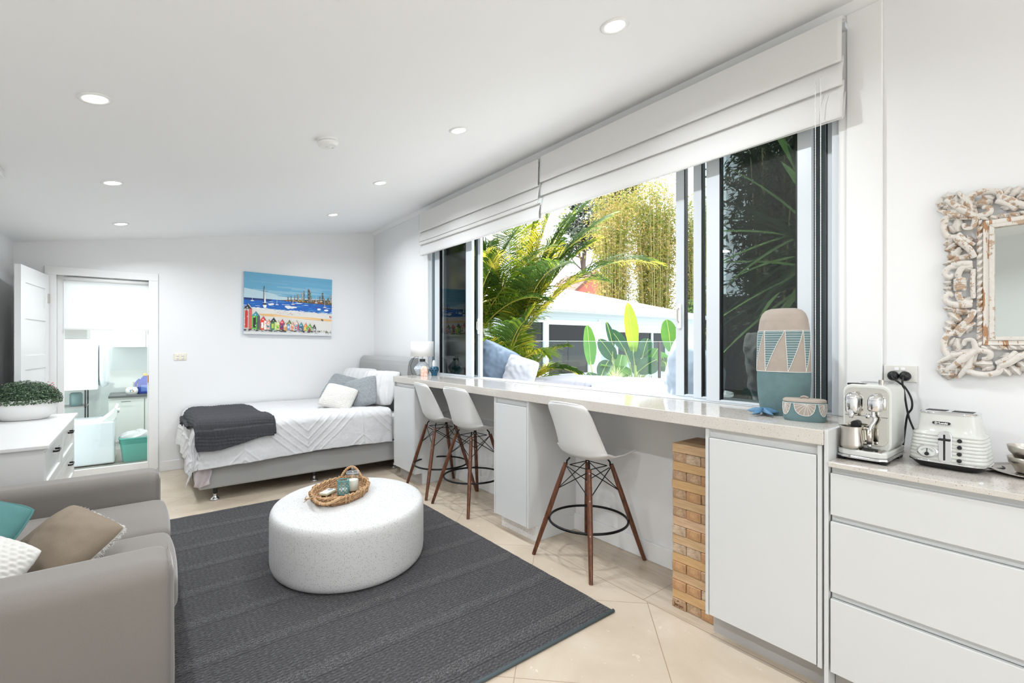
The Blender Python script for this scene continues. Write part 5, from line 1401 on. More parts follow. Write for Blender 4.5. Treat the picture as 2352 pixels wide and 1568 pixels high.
t = thing('detergent_bottle', 'blue detergent bottle with a yellow cap on the laundry counter', 'bottle', (.055, LY-.40, .7155))
m_dblue = M('detergent_blue', (34, 62, 158), .3)
g = G(); g.lathe([(.95, 0), (1, .01), (1, .12), (.85, .17), (.5, .215), (.3, .235), (.3, .245)], (0, 0, 0), 32, .085, .045, p=3); g.build('body', m_dblue, t, smooth=True)
G().tube(catmull([(-.06, 0, .20), (-.10, 0, .15), (-.105, 0, .08), (-.07, 0, .05)], 5), .013, 8).build('handle', m_dblue, t, smooth=True)
G().lathe([(.024, .245), (.022, .275), (.001, .276)], (0, 0, 0), 20).build('cap', M('yellow_cap', (222, 176, 70), .4), t)
G().box(-.045, .06, -.0475, -.045, .03, .12).build('label_panel', M('label_blue', (90, 120, 190), .4), t)
t = thing('powder_tub', 'small round white tub with a colourful badge on the laundry counter', 'tub', (-.09, LY-.45, .7155))
G().lathe([(.05, 0), (.066, .02), (.07, .045), (.064, .075), (.055, .082), (.056, .095), (.001, .097)], (0, 0, 0), 32).build('body', m_white_pl, t, smooth=True, auto=50)
for k, c in enumerate([(196, 60, 60), (70, 150, 80), (60, 90, 170), (60, 150, 170), (220, 180, 60)]):
    a = 2*PI*k/5; G().lathe([(.008, 0), (.001, .002)], (0, 0, 0), 12).xf(Matrix.Translation((.016*math.cos(a), -.0685, .048+.016*math.sin(a))) @ Matrix.Rotation(PI/2, 4, 'X')).build('badge_dot', M('badge_%d' % k, c, .4), t)
t = thing('storage_jar', 'clear jar with steel clip lid behind the white tub in the laundry', 'jar', (-.02, LY-.25, .7155))
G().lathe([(.055, 0), (.06, .01), (.06, .12), (.05, .135)], (0, 0, 0), 28).build('body', glass('grey_jar', (.7, .74, .74), .75, 1.5, (.4, .43, .43)), t, smooth=True)
G().lathe([(.06, .136), (.063, .15), (.001, .155)], (0, 0, 0), 28).build('lid', m_steel, t)
t = thing('cabinet_basket', 'dark wire basket and shelves at the left of the laundry below the dryer', 'shelf', (0, 0, 0))
for z in (.30, .58, .80): G().box(-.95, -.55, 8.2, 8.6, z, z+.015).build('shelf_board', m_kick, t)
for xa in (-.95, -.565):
    for ya in (8.2, 8.585): G().box(xa, xa+.015, ya, ya+.015, 0, .83).build('post', m_black, t)
for k, (xa, c) in enumerate([(-.90, (40, 42, 44)), (-.72, (120, 150, 150))]): 
    o = G().lathe([(.06, 0), (.065, .01), (.065, .15), (.05, .17)], (xa+.06, 8.4, .5955), 20).build('storage_jar', M('jar_%d' % k, c, .3), smooth=True, auto=40)
    tag(o, ['dark canister on the laundry shelf', 'pale green canister on the laundry shelf'][k], 'canister')
o = G().box(-.85, -.5, 7.65, 8.1, 1.462, 1.60).build('storage_box', M('grey_box', (150, 148, 146), .6), bevel=.01); tag(o, 'grey storage box on top of the laundry dryer', 'box')
# unseen lamp added to light the laundry
t = thing('added_laundry_lamp', 'unseen round lamp added to light the laundry', 'light', (-.2, 7.6, 2.4))
G().lathe([(.10, -.001), (.10, -.02), (.001, -.03)], (0, 0, 0), 24).build('diffuser', m_lens, t)
ld = bpy.data.lights.new('laundry_fill', 'AREA'); ld.shape = 'DISK'; ld.size = .2; ld.energy = 10; ld.color = (.97, .98, 1)
lo = bpy.data.objects.new('lamp', ld); COL.objects.link(lo); lo.parent = t; lo.location = (0, 0, -.04)

# ================================================================== OUTSIDE
m_pave = M('pale_paving', (238, 235, 230), .8, nscale=3, namt=.08, bscale=30, bstr=.1)
struct(G().box(2.85, 60, -12, 8.7, -.12, -.02).build('ground_terrace', m_pave))
m_pave2 = M('grey_paving', (176, 174, 170), .8, nscale=3, namt=.1)
struct(G().box(2.85, 60, 8.7, 60, -.12, -.02).build('ground_garden', m_pave2))
g = G(); g.box(-14, 2.7, 8.95, 40, -.12, -.02); g.box(-10, 2.8, -20, YF-.12, -.12, -.02); g.box(-12, XL-.12, YF-.12, 6.4, -.12, -.02); struct(g.build('ground_added', m_pave))  # unseen ground added to bounce sunlight into the room
# built-in daybed outside the window
m_white_up = fabric('white_outdoor_fabric', (232, 232, 236), 260, .05, .12, vary=.02)
m_deckw = M('white_render', (232, 233, 232), .7)
t = thing('outdoor_daybed', 'long white cushioned bench running outside the window', 'daybed', (0, 0, 0))
G().box(2.86, 3.55, .2, 4.75, -.02, .80).build('base', m_deckw, t, bevel=.01)
for ya, yb in ((.22, 1.7), (1.71, 3.2), (3.21, 4.74)):
    weld(softbox(G(), 2.87, 3.56, ya, yb, .80, .935, .04, 14).build('seat_cushion', m_white_up, t, smooth=True))
# tufted bench and white table tops
t = thing('tufted_bench', 'white outdoor bench with a tufted box cushion beyond the window', 'bench', (4.55, 4.64, .01), math.radians(14))
def tuft(p):
    p = p.copy(); k = max(0, 1-abs((p.y*6.5) % 1-.5)*2)
    if p.x < .06 or p.x > 1.05: p.x += (.02 if p.x < .5 else -.02)*(1-abs(math.sin(p.y*PI/.16)))**4
    p.z += -.012*(1-abs(math.sin(p.y*PI/.16)))**6*smooth(.8, .88, p.z)
    return p
weld(softbox(G(), .0, 1.15, -.36, .62, .765, .90, .03, 60, tuft).build('box_cushion', fabric('lavender_white', (196, 196, 208), 260, .05, .12, vary=.02), t, smooth=True))
G().box(.03, 1.12, -.33, .59, 0, .76).build('base', m_deckw, t, bevel=.01)
t = thing('round_ended_table', 'large low white table with a rounded end beyond the window', 'table', (0, 0, -.02))
g = G(); P = [(4.35, 3.95), (4.62, 3.20)]
cxx, cyy, rr_ = 5.05, 2.98, .40
for i in range(13): a = math.radians(165+i*15); P.append((cxx+rr_*math.cos(a), cyy+rr_*math.sin(a)))
P += [(6.6, 4.3), (6.35, 5.0), (4.9, 4.45)]
g.prism(P, .835, .875); g.build('top', m_deckw, t, bevel=.008)
P2 = [(lerp(5.3, a, .93), lerp(3.8, b, .93)) for a, b in P]
G().prism(P2, .0, .834).build('base', M('blue_mosaic', (92, 128, 148), .3, nscale=40, namt=.3), t)

out = thing('scatter_cushion', None, None) if 0 else None
def rotc(name, label, mat, w, h, t, loc, rot, **kw): return cushion(name, label, mat, w, h, t, loc, rot, **kw)
rotc('cushion', 'blue-grey outdoor cushion with piping leaning outside the far window frame', m_bluecush, .50, .48, .24, (3.03, 4.16, 1.165), (-10, 24, -58), piping=m_bluecush, seed=41, wr=.016)
rotc('cushion', 'white ruffled outdoor cushion beside the blue-grey one outside the window', fabric('soft_grey_white', (188, 190, 196), 200, .08, .2), .36, .36, .20, (3.10, 3.80, 1.095), (-8, 16, -58), seed=44, wr=.02, disp=lambda x, z: .010*nz(x*26, z*18, 2)+.006*math.sin(z*70+4*math.sin(x*20)))
rotc('cushion', 'large pale blue cushion outside behind the near sliding frame', m_palecush, .54, .54, .30, (3.12, 1.86, 1.145), (-12, -30, 70), seed=47, wr=.02)
rotc('cushion', 'grey outdoor cushion behind the tinted near window, left of the vase', m_outgrey, .58, .56, .24, (3.12, 1.24, 1.20), (-18, -8, 74), seed=51, wr=.03)
rotc('cushion', 'dark woven outdoor cushion behind the tinted near window, right of the vase', fabric('charcoal_weave', (110, 108, 106), 120, .3, .4), .54, .52, .22, (3.16, .80, 1.17), (-20, 10, 80), seed=55, wr=.02)

# ------------------------------------------------------------------ pool fence
m_gedge = M('painted_edge_highlight', (214, 232, 228), .2)  # pale strip colour stands in for the highlight along the glass top
def panel(x0, y0, x1, y1, label):
    t = thing('glass_fence', label, 'glass fence', (x0, y0, .0), math.atan2(y1-y0, x1-x0), 'frameless glass pool fence'); L = math.hypot(x1-x0, y1-y0)
    gp = G().box(.0, L-.02, -.006, .006, .34, 1.475).build('glass_pane', m_fence_glass, t); G().box(0, L-.02, -.006, .006, 1.4752, 1.483).build('edge_highlight', m_gedge, gp)
    for k in (.2, .8): G().box(L*k-.03, L*k+.03, -.03, .03, .28, .42).build('spigot', m_steel, t, bevel=.004)
FX = [4.9, 6.9, 8.9, 10.9, 12.9, 14.9, 16.9]
labs = ['leftmost glass fence panel behind the palm', 'glass fence panel in front of the left of the glass doors', 'glass fence panel in front of the right of the glass doors', 'glass fence panel in front of the white wall and grass', 'glass fence panel in front of the banana plants', 'glass fence panel right of the dark fence post']
for i in range(6): panel(FX[i], 8.9-.0*i, FX[i+1], 8.9, labs[i])
o = G().box(-1, 22, 8.75, 9.1, -.02, .285).build('coping_wall', m_deckw); tag(o, 'low pale wall carrying the glass pool fence', 'wall')
o = G().box(12.66, 12.76, 8.70, 8.745, -.02, 1.47).build('fence_post', M('dark_post', (60, 56, 58), .5), bevel=.005); tag(o, 'dark gate post in front of the banana plants', 'post')

# ------------------------------------------------------------------ house across the garden
hs = thing('garden_house', 'white single-storey house with glass doors and a pale metal hipped roof', 'house', (0, 15, 0))
m_hwall = NT('white_boards'); x, y, z = m_hwall.xyz(); gz = m_hwall.math('LESS_THAN', m_hwall.math('FRACT', m_hwall.math('DIVIDE', z, .20)), .05)
m_hwall.set(m_hwall.mix(gz, rgb(176, 190, 196), rgb(150, 164, 172)), .6); m_hwall = m_hwall.m
X0h, X1h = 11.6, 25.2
g = G(); dx0, dx1, dzt = 11.9, 17.0, 2.42; wx0, wx1, wz0, wz1 = 18.3, 22.5, .62, 2.08
g.box(X0h-.4, dx0, 0, .2, -.02, 2.95); g.box(dx0, dx1, 0, .2, dzt, 2.95); g.box(dx1, wx0, 0, .2, -.02, 2.95)
g.box(wx0, wx1, 0, .2, -.02, wz0); g.box(wx0, wx1, 0, .2, wz1, 2.95); g.box(wx1, X1h, 0, .2, -.02, 2.95)
g.box(X1h-.2, X1h, .2, 5, -.02, 2.95); g.box(X0h-.4, X0h-.2, .2, 5, -.02, 2.95); g.box(X0h-.4, X1h, 5, 5.2, -.02, 2.95)
g.build('wall', m_hwall, hs)
G().box(X0h-.2, X1h-.2, .2, 5, 0.02, .06).build('inner_floor', M('dark_boards', (70, 60, 54), .4), hs)
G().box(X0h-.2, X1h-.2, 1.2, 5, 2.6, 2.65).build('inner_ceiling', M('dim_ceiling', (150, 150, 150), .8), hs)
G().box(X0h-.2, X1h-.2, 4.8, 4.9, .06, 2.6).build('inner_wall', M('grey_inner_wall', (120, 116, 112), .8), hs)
g = G(); ov = .55; zg = 3.0; rz = 4.35
xa, xb, ya, yb = X0h-1.2, X1h+ov, -ov, 5.2+ov
g.add([(xa, ya, zg), (xb, ya, zg), (xb, yb, zg), (xa, yb, zg), (xa+3.0, (ya+yb)/2, rz), (xb-9.5, (ya+yb)/2, rz)], [(0, 1, 5, 4), (1, 2, 5), (2, 3, 4, 5), (3, 0, 4), (3, 2, 1, 0)])
nroof = NT('pale_roof'); xx = nroof.xyz()[0]; ribs = nroof.math('LESS_THAN', nroof.math('FRACT', nroof.math('DIVIDE', xx, .25)), .12)
nroof.set(nroof.mix(ribs, rgb(236, 240, 246), rgb(214, 222, 232)), .5)
g.build('roof', nroof.m, hs)
g = G(); g.box(xa, xb, ya-.12, ya, zg-.16, zg+.01); g.box(xb, xb+.12, ya-.12, yb, zg-.16, zg+.01); g.build('gutter', M('gutter_white', (196, 204, 204), .4), hs, bevel=.02)
g = G(); g.box(xa, xb, ya, .0, zg-.2, zg-.16); g.build('soffit', M('soffit_white', (226, 232, 234), .6), hs)
m_hfr = M('house_frame_white', (222, 234, 238), .4)
def hframe(x0, x1, z0, z1, mull, nm, w=.09):
    g = G(); g.box(x0, x0+w, -.04, .1, z0, z1); g.box(x1-w, x1, -.04, .1, z0, z1); g.box(x0+w, x1-w, -.04, .1, z1-w, z1); g.box(x0+w, x1-w, -.04, .1, z0, z0+.05)
    for m in mull: g.box(m-.05, m+.05, -.04, .1, z0+.05, z1-w)
    f = g.build(nm, m_hfr, hs); G().box(x0+w, x1-w, .04, .05, z0+.05, z1-w).build('glass_pane', glass(nm+'_glass', (.42, .46, .47), 1, 1.45), f)
    return f
hframe(dx0, 13.60, 0.02, dzt, [], 'side_window'); 
g = G(); g.box(13.55, 13.75, -.08, .1, .02, 2.55); g.box(13.75, 17.0, -.08, .1, 2.25, 2.45); g.box(16.3, 17.05, -.02, .06, .02, 2.25); g.box(17.0, 17.12, -.06, .1, .02, 2.55)
g.build('door_frame', m_hfr, hs)
G().box(13.75, 16.3, .05, .06, .06, 2.25).build('glass_door', glass('house_door_glass', (.5, .53, .53), 1, 1.4), hs)
hframe(wx0, wx1, wz0, wz1, [19.65, 21.2], 'window_frame')
g = G()
for i in range(20): g.box(22.7+i*.12, 22.72+i*.12, -.02, 0, .3, 2.6)
g.build('wall_battens', m_hfr, hs)
G().box(12.2, 16.6, -1.2, -.1, -.02, .10).build('door_step', m_pave, hs)
o = thing('kitchen_island', 'pale kitchen island inside the house behind the glass doors', 'kitchen island', (14.6, 16.9, .06)); G().box(-.8, 1.9, 0, .7, .0, .86).build('carcass', M('island_white', (190, 194, 196), .5), o); G().box(-.85, 1.95, -.03, .73, .86, .90).build('top', M('island_top', (210, 212, 214), .3), o)
for k, (sx, sz) in enumerate([(15.2, 1.75), (16.6, 1.75), (16.6, 1.25)]):
    o = G().box(sx, sx+.6, 19.45, 19.78, sz, sz+.06).build('wall_shelf', M('shelf_wood_%d' % k, (120, 76, 54), .5)); tag(o, ['brown wall shelf left of the others inside the house', 'upper brown wall shelf inside the house', 'lower brown wall shelf inside the house'][k], 'shelf')
    for q in range(3):
        b_ = G().lathe([(.04, 0), (.045, .01), (.045, .12), (.015, .18), (.015, .22)], (sx+.12+q*.17, 19.6, sz+.061), 12).build('bottle', M('bottle_%d_%d' % (k, q), [(60, 66, 50), (150, 130, 100), (90, 100, 104)][q], .3), smooth=True)
        tag(b_, f"{['dark green', 'tan', 'grey'][q]} bottle on the {['left', 'upper', 'lower'][k]} shelf inside the house", 'bottle')
# person inside the house (seen dimly through the glass)
def person():
    me = bpy.data.meshes.new('body'); J = {}
    pts = [('pelvis', (0, 0, .95), .135), ('waist', (0, -.01, 1.10), .125), ('chest', (0, -.02, 1.34), .15), ('neck0', (0, -.03, 1.48), .065), ('neck1', (0, -.05, 1.56), .058), ('head0', (.01, -.07, 1.63), .085), ('head1', (0.01, -.075, 1.70), .095), ('head2', (0, -.065, 1.76), .07),
           ('shL', (.19, -.02, 1.42), .065), ('elL', (.27, -.14, 1.18), .043), ('wrL', (.17, -.34, 1.12), .03), ('haL', (.13, -.41, 1.12), .028),
           ('shR', (-.19, -.02, 1.42), .065), ('elR', (-.27, -.12, 1.18), .043), ('wrR', (-.12, -.34, 1.16), .03), ('haR', (-.08, -.41, 1.16), .028),
           ('hiL', (.09, 0, .90), .095), ('knL', (.11, -.02, .50), .062), ('anL', (.11, .02, .09), .042), ('toL', (.12, -.12, .035), .032),
           ('hiR', (-.09, 0, .90), .095), ('knR', (-.11, -.02, .50), .062), ('anR', (-.11, .02, .09), .042), ('toR', (-.12, -.12, .035), .032)]
    idx = {n_: i for i, (n_, p, r) in enumerate(pts)}
    ed = [('pelvis', 'waist'), ('waist', 'chest'), ('chest', 'neck0'), ('neck0', 'neck1'), ('neck1', 'head0'), ('head0', 'head1'), ('head1', 'head2'), ('chest', 'shL'), ('shL', 'elL'), ('elL', 'wrL'), ('wrL', 'haL'), ('chest', 'shR'), ('shR', 'elR'), ('elR', 'wrR'), ('wrR', 'haR'),
          ('pelvis', 'hiL'), ('hiL', 'knL'), ('knL', 'anL'), ('anL', 'toL'), ('pelvis', 'hiR'), ('hiR', 'knR'), ('knR', 'anR'), ('anR', 'toR')]
    P = [p for _, p, _ in pts]; Rr = [r for _, _, r in pts]; E_ = [(idx[a], idx[b]) for a, b in ed]
    for sgn, h in ((1, 'haL'), (-1, 'haR')):          # fingers and thumb
        b = Vector(pts[idx[h]][1]); i0 = idx[h]
        for k in range(4):
            q = b+Vector((-.02*sgn+.018*k*sgn-.01*sgn, -.05, .0)); q2 = q+Vector((0, -.035+.004*k, -.02)); P += [tuple(q), tuple(q2)]; Rr += [.009, .0075]; E_ += [(i0, len(P)-2), (len(P)-2, len(P)-1)]
        q = b+Vector((-.035*sgn, -.01, .015)); q2 = q+Vector((-.01*sgn, -.03, .0)); P += [tuple(q), tuple(q2)]; Rr += [.010, .008]; E_ += [(i0, len(P)-2), (len(P)-2, len(P)-1)]
    me.from_pydata(P, E_, []); o = bpy.data.objects.new('body', me); COL.objects.link(o)
    sk = o.modifiers.new('skin', 'SKIN'); sk.use_smooth_shade = True; o.modifiers.new('sub', 'SUBSURF').levels = 1
    for i, v in enumerate(me.skin_vertices[0].data): v.radius = (Rr[i], Rr[i]); v.use_root = (i == 0)
    me.materials.append(M('skin_tone', (150, 108, 84), .6)); return o
pr = thing('person', 'person in a dark green top standing behind the glass doors of the house', 'person', (13.95, 17.75, .06), math.radians(25))
bd = person(); bd.parent = pr
m_shirt = M('dark_green_shirt', (62, 74, 62), .8); m_trs = M('dark_trousers', (40, 42, 48), .8)
g = G(); g.grid(lambda u, v: (lambda r, z: (r[0]*math.cos(2*PI*u), r[1]*math.sin(2*PI*u)-.015, z))(interp([(0, .17, .14), (.35, .155, .13), (.7, .20, .15), (.9, .20, .12), (1, .08, .075)], v), lerp(.92, 1.50, v)), 28, 16, cu=True)
for sx in (-1, 1): g.tube([(sx*.17, -.02, 1.43), (sx*.24, -.08, 1.31), (sx*.265, -.13, 1.22)], [.078, .068, .06], 12)
g.build('shirt', m_shirt, pr, smooth=True)
g = G()
for sx in (-1, 1): g.tube([(sx*.085, 0, .97), (sx*.095, 0, .85), (sx*.11, -.02, .5), (sx*.11, .01, .10)], [.115, .115, .08, .062], 14)
g.build('trousers', m_trs, pr, smooth=True)
g = G(); g.lathe([(.098, -.02), (.108, .03), (.09, .09), (.05, .125), (.001, .13)], (.005, -.058, 1.69), 20, 1, 1.05); g.build('hair', M('dark_hair', (34, 26, 22), .7), pr, smooth=True)
g = G(); g.tube([(.01, -.165, 1.70), (.01, -.19, 1.672), (.01, -.168, 1.668)], [.008, .013, .008], 8); g.build('nose', bpy.data.materials['skin_tone'], pr, smooth=True)
for sx in (-1, 1): G().lathe([(.001, -.012), (.012, 0), (.001, .012)], (.01+sx*.034, -.156, 1.705), 10).build('eye', M('eye_dark', (30, 24, 22), .3), pr, smooth=True); G().lathe([(.001, -.03), (.016, 0), (.001, .03)], (.01+sx*.098, -.07, 1.69), 10, .5, 1).build('ear', bpy.data.materials['skin_tone'], pr, smooth=True)
G().box(-.02, .04, -.162, -.150, 1.640, 1.648).build('mouth', M('lips', (130, 78, 70), .5), pr, bevel=.003)

# ------------------------------------------------------------------ planting
m_palm = [leafmat('palm_leaf', (84, 118, 26), (136, 158, 42), .55, 1.2), leafmat('palm_leaf_dark', (44, 74, 26), (76, 106, 36), .5, 1.5), leafmat('palm_leaf_yellow', (186, 182, 50), (220, 206, 84), .55, 1.5)]
m_rachis = M('palm_rachis', (176, 158, 70), .5, nscale=4, namt=.15)
m_ptrunk = M('palm_trunk', (108, 86, 58), .8, nscale=12, namt=.3, bscale=20, bstr=.4)
m_shaft = M('palm_crownshaft', (150, 156, 92), .5, nscale=6, namt=.15)
def frond(g, gr, base, az, el, L, droop, nleaf=78, ll=.56, yellow=.1, tw=0, dark=.42, w=.0115):
    d = Vector((math.cos(az)*math.cos(el), math.sin(az)*math.cos(el), math.sin(el))); p = Vector(base); pts = [p.copy()]; N = 26
    for i in range(N):
        d.z -= droop/N*(.3+1.6*i/N); d.normalize(); p = p+d*(L/N); pts.append(p.copy())
    gr.tube(pts, [lerp(.017, .002, i/N) for i in range(N+1)], 5)
    for i in range(nleaf):
        q = .16+.84*(i/nleaf); k = q*N; i0 = min(int(k), N-1); f = k-i0; c = pts[i0].lerp(pts[i0+1], f); t = (pts[i0+1]-pts[i0]).normalized()
        side = t.cross(Vector((0, 0, 1))); side = side.normalized() if side.length > .05 else Vector((1, 0, 0)); up = side.cross(t).normalized()
        ln = ll*(.35+.65*math.sin(PI*min(1, .15+q*.85)))*random.uniform(.85, 1.1)
        for sg in (-1, 1):
            a = random.uniform(-.12, .12)+.28
            dr = (side*sg*math.cos(a)+up*math.sin(a)*random.uniform(.4, 1.2)+t*(.42+.5*q)).normalized()
            P0 = c; P1 = c+dr*ln*.45+Vector((0, 0, .01)); P2 = c+dr*ln*.8+Vector((0, 0, -ln*.10)); P3 = c+dr*ln+Vector((0, 0, -ln*.24))
            wv = (t*.8+up*.5*sg).normalized(); ww = w
            r = .5+.9*noise.noise(Vector((q*3.2, az*3, sg*1.5)))+random.uniform(-.10, .10); g.cur = 2 if r < yellow else (1 if r > 1-dark else 0)
            g.add([P0-wv*ww*.35, P0+wv*ww*.35, P1-wv*ww, P1+wv*ww, P2-wv*ww*.75, P2+wv*ww*.75, P3], [(0, 1, 3, 2), (2, 3, 5, 4), (4, 5, 6)])
def palm(label, x, y, h, fronds, seed, rt=.05, ll=.56):
    random.seed(seed); t = thing('palm_tree', label, 'palm', (x, y, -.02))
    G().tube([(0, 0, 0), (.02, .01, h*.5), (.04, .0, h*.8)], [rt*1.2, rt, rt*.9], 12).build('trunk', m_ptrunk, t, smooth=True)
    G().tube([(.04, 0, h*.8), (.04, 0, h*.9), (.04, 0, h)], [rt*1.05, rt*.9, rt*.5], 12).build('crownshaft', m_shaft, t, smooth=True)
    for (az, el, L, dr, ye) in fronds:
        g = G(); gr = G(); frond(g, gr, (.04, 0, h-.05), math.radians(az), math.radians(el), L, dr, yellow=ye, ll=ll)
        f = g.build('frond', m_palm, t); gr.build('rachis', m_rachis, f, smooth=True)
# azimuth is measured from +x; the view looks along roughly 52 deg, right of view is about -38 deg
palm('tall palm with yellow-green fronds arching right over the white roof', 4.95, 6.27, 1.45,
     [(-40, 78, 2.9, .7, .25), (-36, 54, 3.0, 1.3, .45), (-30, 66, 2.9, 1.0, .3), (150, 76, 2.1, .9, .2), (130, 66, 2.2, 1.1, .2), (-75, 74, 2.4, .8, .3), (-150, 66, 1.9, 1.2, .2), (60, 75, 2.7, .8, .2), (15, 68, 2.5, 1.0, .3), (-15, 82, 2.9, .5, .3), (-100, 60, 2.0, 1.3, .2), (100, 80, 2.6, .6, .2), (-50, 70, 2.4, 1.3, .35), (-38, 64, 2.3, .9, .4), (-33, 74, 2.5, .9, .3), (-60, 58, 2.0, 1.4, .4), (-25, 70, 2.8, .7, .3), (40, 84, 2.8, .5, .2)], 3, ll=.68)
palm('dense dark green palm at the left behind the window frame', 4.10, 6.45, 1.35,
     [(-30, 74, 2.2, .8, .15), (-45, 64, 2.2, 1.0, .2), (-35, 84, 2.5, .4, .1), (30, 72, 2.2, .8, .1), (100, 66, 1.9, 1.0, .1), (-90, 70, 1.7, 1.0, .15), (60, 80, 2.4, .6, .1), (-150, 72, 1.3, 1.0, .1), (10, 62, 1.8, 1.3, .2), (-60, 56, 1.7, 1.4, .2), (-20, 84, 2.4, .4, .1), (170, 78, 1.6, .7, .1)], 5)
palm('low leafy palm with drooping yellow-tipped fronds beside the cushions', 4.95, 6.2, .62,
     [(-38, 48, 1.2, 1.5, .35), (-60, 62, 1.25, 1.2, .3), (-20, 34, 1.15, 1.7, .4), (-90, 40, 1.1, 1.6, .3), (140, 60, 1.1, 1.2, .2), (60, 70, 1.2, .9, .2), (-45, 20, 1.05, 1.4, .5), (-140, 55, 1.1, 1.4, .2)], 8)
palm('young palm filling the gap behind the blue-grey cushion', 4.15, 5.6, .85,
     [(120, 74, 1.3, .8, .15), (-40, 74, 1.25, .8, .2), (-100, 66, 1.2, 1.0, .2), (160, 66, 1.0, 1.2, .15), (40, 66, 1.3, 1.0, .15), (-70, 56, 1.0, 1.4, .3), (-160, 66, .9, 1.2, .1)], 12)
palm('background palm with dark fronds behind the far window frame', 4.1, 7.6, 1.9,
     [(-30, 66, 1.9, 1.1, .1), (-80, 66, 1.8, 1.1, .1), (80, 66, 2.0, .9, .1), (-150, 66, 1.3, 1.2, .1), (10, 72, 2.0, .9, .1), (-50, 80, 2.2, .6, .1), (150, 74, 1.5, .8, .1)], 15)

m_bamb = [leafmat('bamboo_leaf', (136, 142, 56), (168, 160, 80), .5, .8), leafmat('bamboo_leaf_gold', (190, 166, 96), (206, 184, 124), .5, .8), leafmat('bamboo_leaf_green', (92, 116, 46), (124, 142, 62), .45, .8)]
m_culm = M('bamboo_culm', (168, 160, 110), .5, nscale=2, namt=.2)
def bamboo(label, x, y, rx, ry, h, nc, nl, seed, mats, ls=.20, low=.10, gold=.35, spk=1):
    random.seed(seed); t = thing('bamboo_clump', label, 'bamboo', (x, y, -.02))
    cul = []; g = G()
    for i in range(nc):
        a = random.random()*6.28; r = math.sqrt(random.random()); bx, by = rx*.6*r*math.cos(a), ry*.6*r*math.sin(a); hh = h*random.uniform(.72, 1.0)
        ex, ey = bx*1.5+random.uniform(-.4, .4)*spk, by*1.5+random.uniform(-.3, .3)*spk
        pts = [Vector((lerp(bx, ex, (q/6)**1.8), lerp(by, ey, (q/6)**1.8), hh*q/6)) for q in range(7)]; cul.append(pts)
        g.tube(pts, [lerp(.035, .008, q/6)*(h/11)**.5 for q in range(7)], 5)
    tag(g.build('culms', m_culm, t), kind='stuff')
    g = G()
    for i in range(nl):
        pts = random.choice(cul); q = random.uniform(low, 1)**.8*6; i0 = min(int(q), 5); c = pts[i0].lerp(pts[i0+1], q-i0)
        sp = (.35+.5*(q/6))*spk; c = c+Vector((random.gauss(0, sp*.6), random.gauss(0, sp*.6), random.gauss(0, .25)))
        gd = gold*(1.5 if nz(c.x*.6, c.z*.5, seed) > .0 else .5)
        d = Vector((random.gauss(0, 1), random.gauss(0, 1), random.uniform(-1.1, .3))).normalized(); w = d.orthogonal().normalized()*ls*.13; w.rotate(Matrix.Rotation(random.random()*6, 3, d)); L = ls*random.uniform(.7, 1.3)
        g.cur = 1 if random.random() < gd else random.choice([0, 0, 2])
        for k in range(2):
            dd = (d+Vector((random.gauss(0, .5), random.gauss(0, .5), random.gauss(0, .4)))).normalized(); g.add([c, c+dd*L*.5+w, c+dd*L, c+dd*L*.5-w], [(0, 1, 2, 3)])
    tag(g.build('foliage', mats, t), kind='stuff')
bamboo('tall golden bamboo clump at the left behind the white roof', 27.0, 22.4, 2.0, 1.3, 12.8, 60, 15000, 21, m_bamb, .22)
bamboo('tall green-gold bamboo clump in the middle behind the white roof', 30.6, 21.4, 2.2, 1.4, 14.6, 80, 17000, 22, m_bamb, .24, gold=.25)
bamboo('tall bamboo clump at the right behind the sliding frame', 34.4, 20.2, 2.0, 1.5, 13.6, 50, 9000, 23, m_bamb, .26, low=.25, gold=.15)
m_dk = [leafmat('shaded_bamboo_leaf', (50, 62, 44), (74, 88, 60), .3, 1), leafmat('shaded_bamboo_leaf2', (96, 108, 86), (120, 130, 104), .3, 1), leafmat('shaded_bamboo_leaf3', (30, 40, 28), (50, 60, 42), .3, 1)]  # leaf colours darkened to stand in for shade and the insect screen
bamboo('dark bamboo screen behind the tinted near window, left part', 6.55, 2.75, .5, .45, 5.0, 60, 9000, 24, m_dk, .12, .02, .12, .42)
bamboo('dark bamboo screen behind the tinted near window, right part', 6.8, 1.75, .5, .5, 5.0, 60, 9000, 25, m_dk, .12, .02, .12, .42)
# dark boundary fence behind the screen
t = thing('timber_fence', 'dark timber boundary fence behind the bamboo screen', 'fence', (8.6, -2, -.02))
G().box(0, .04, 0, 6.6, 0, 2.3).build('boards', M('dark_fence', (54, 50, 48), .8, nscale=6, namt=.2), t)
for k in range(4): G().box(-.09, 0, k*2.15, k*2.15+.09, 0, 2.35).build('post', M('dark_post2', (48, 44, 42), .8) if k == 0 else bpy.data.materials['dark_post2'], t)
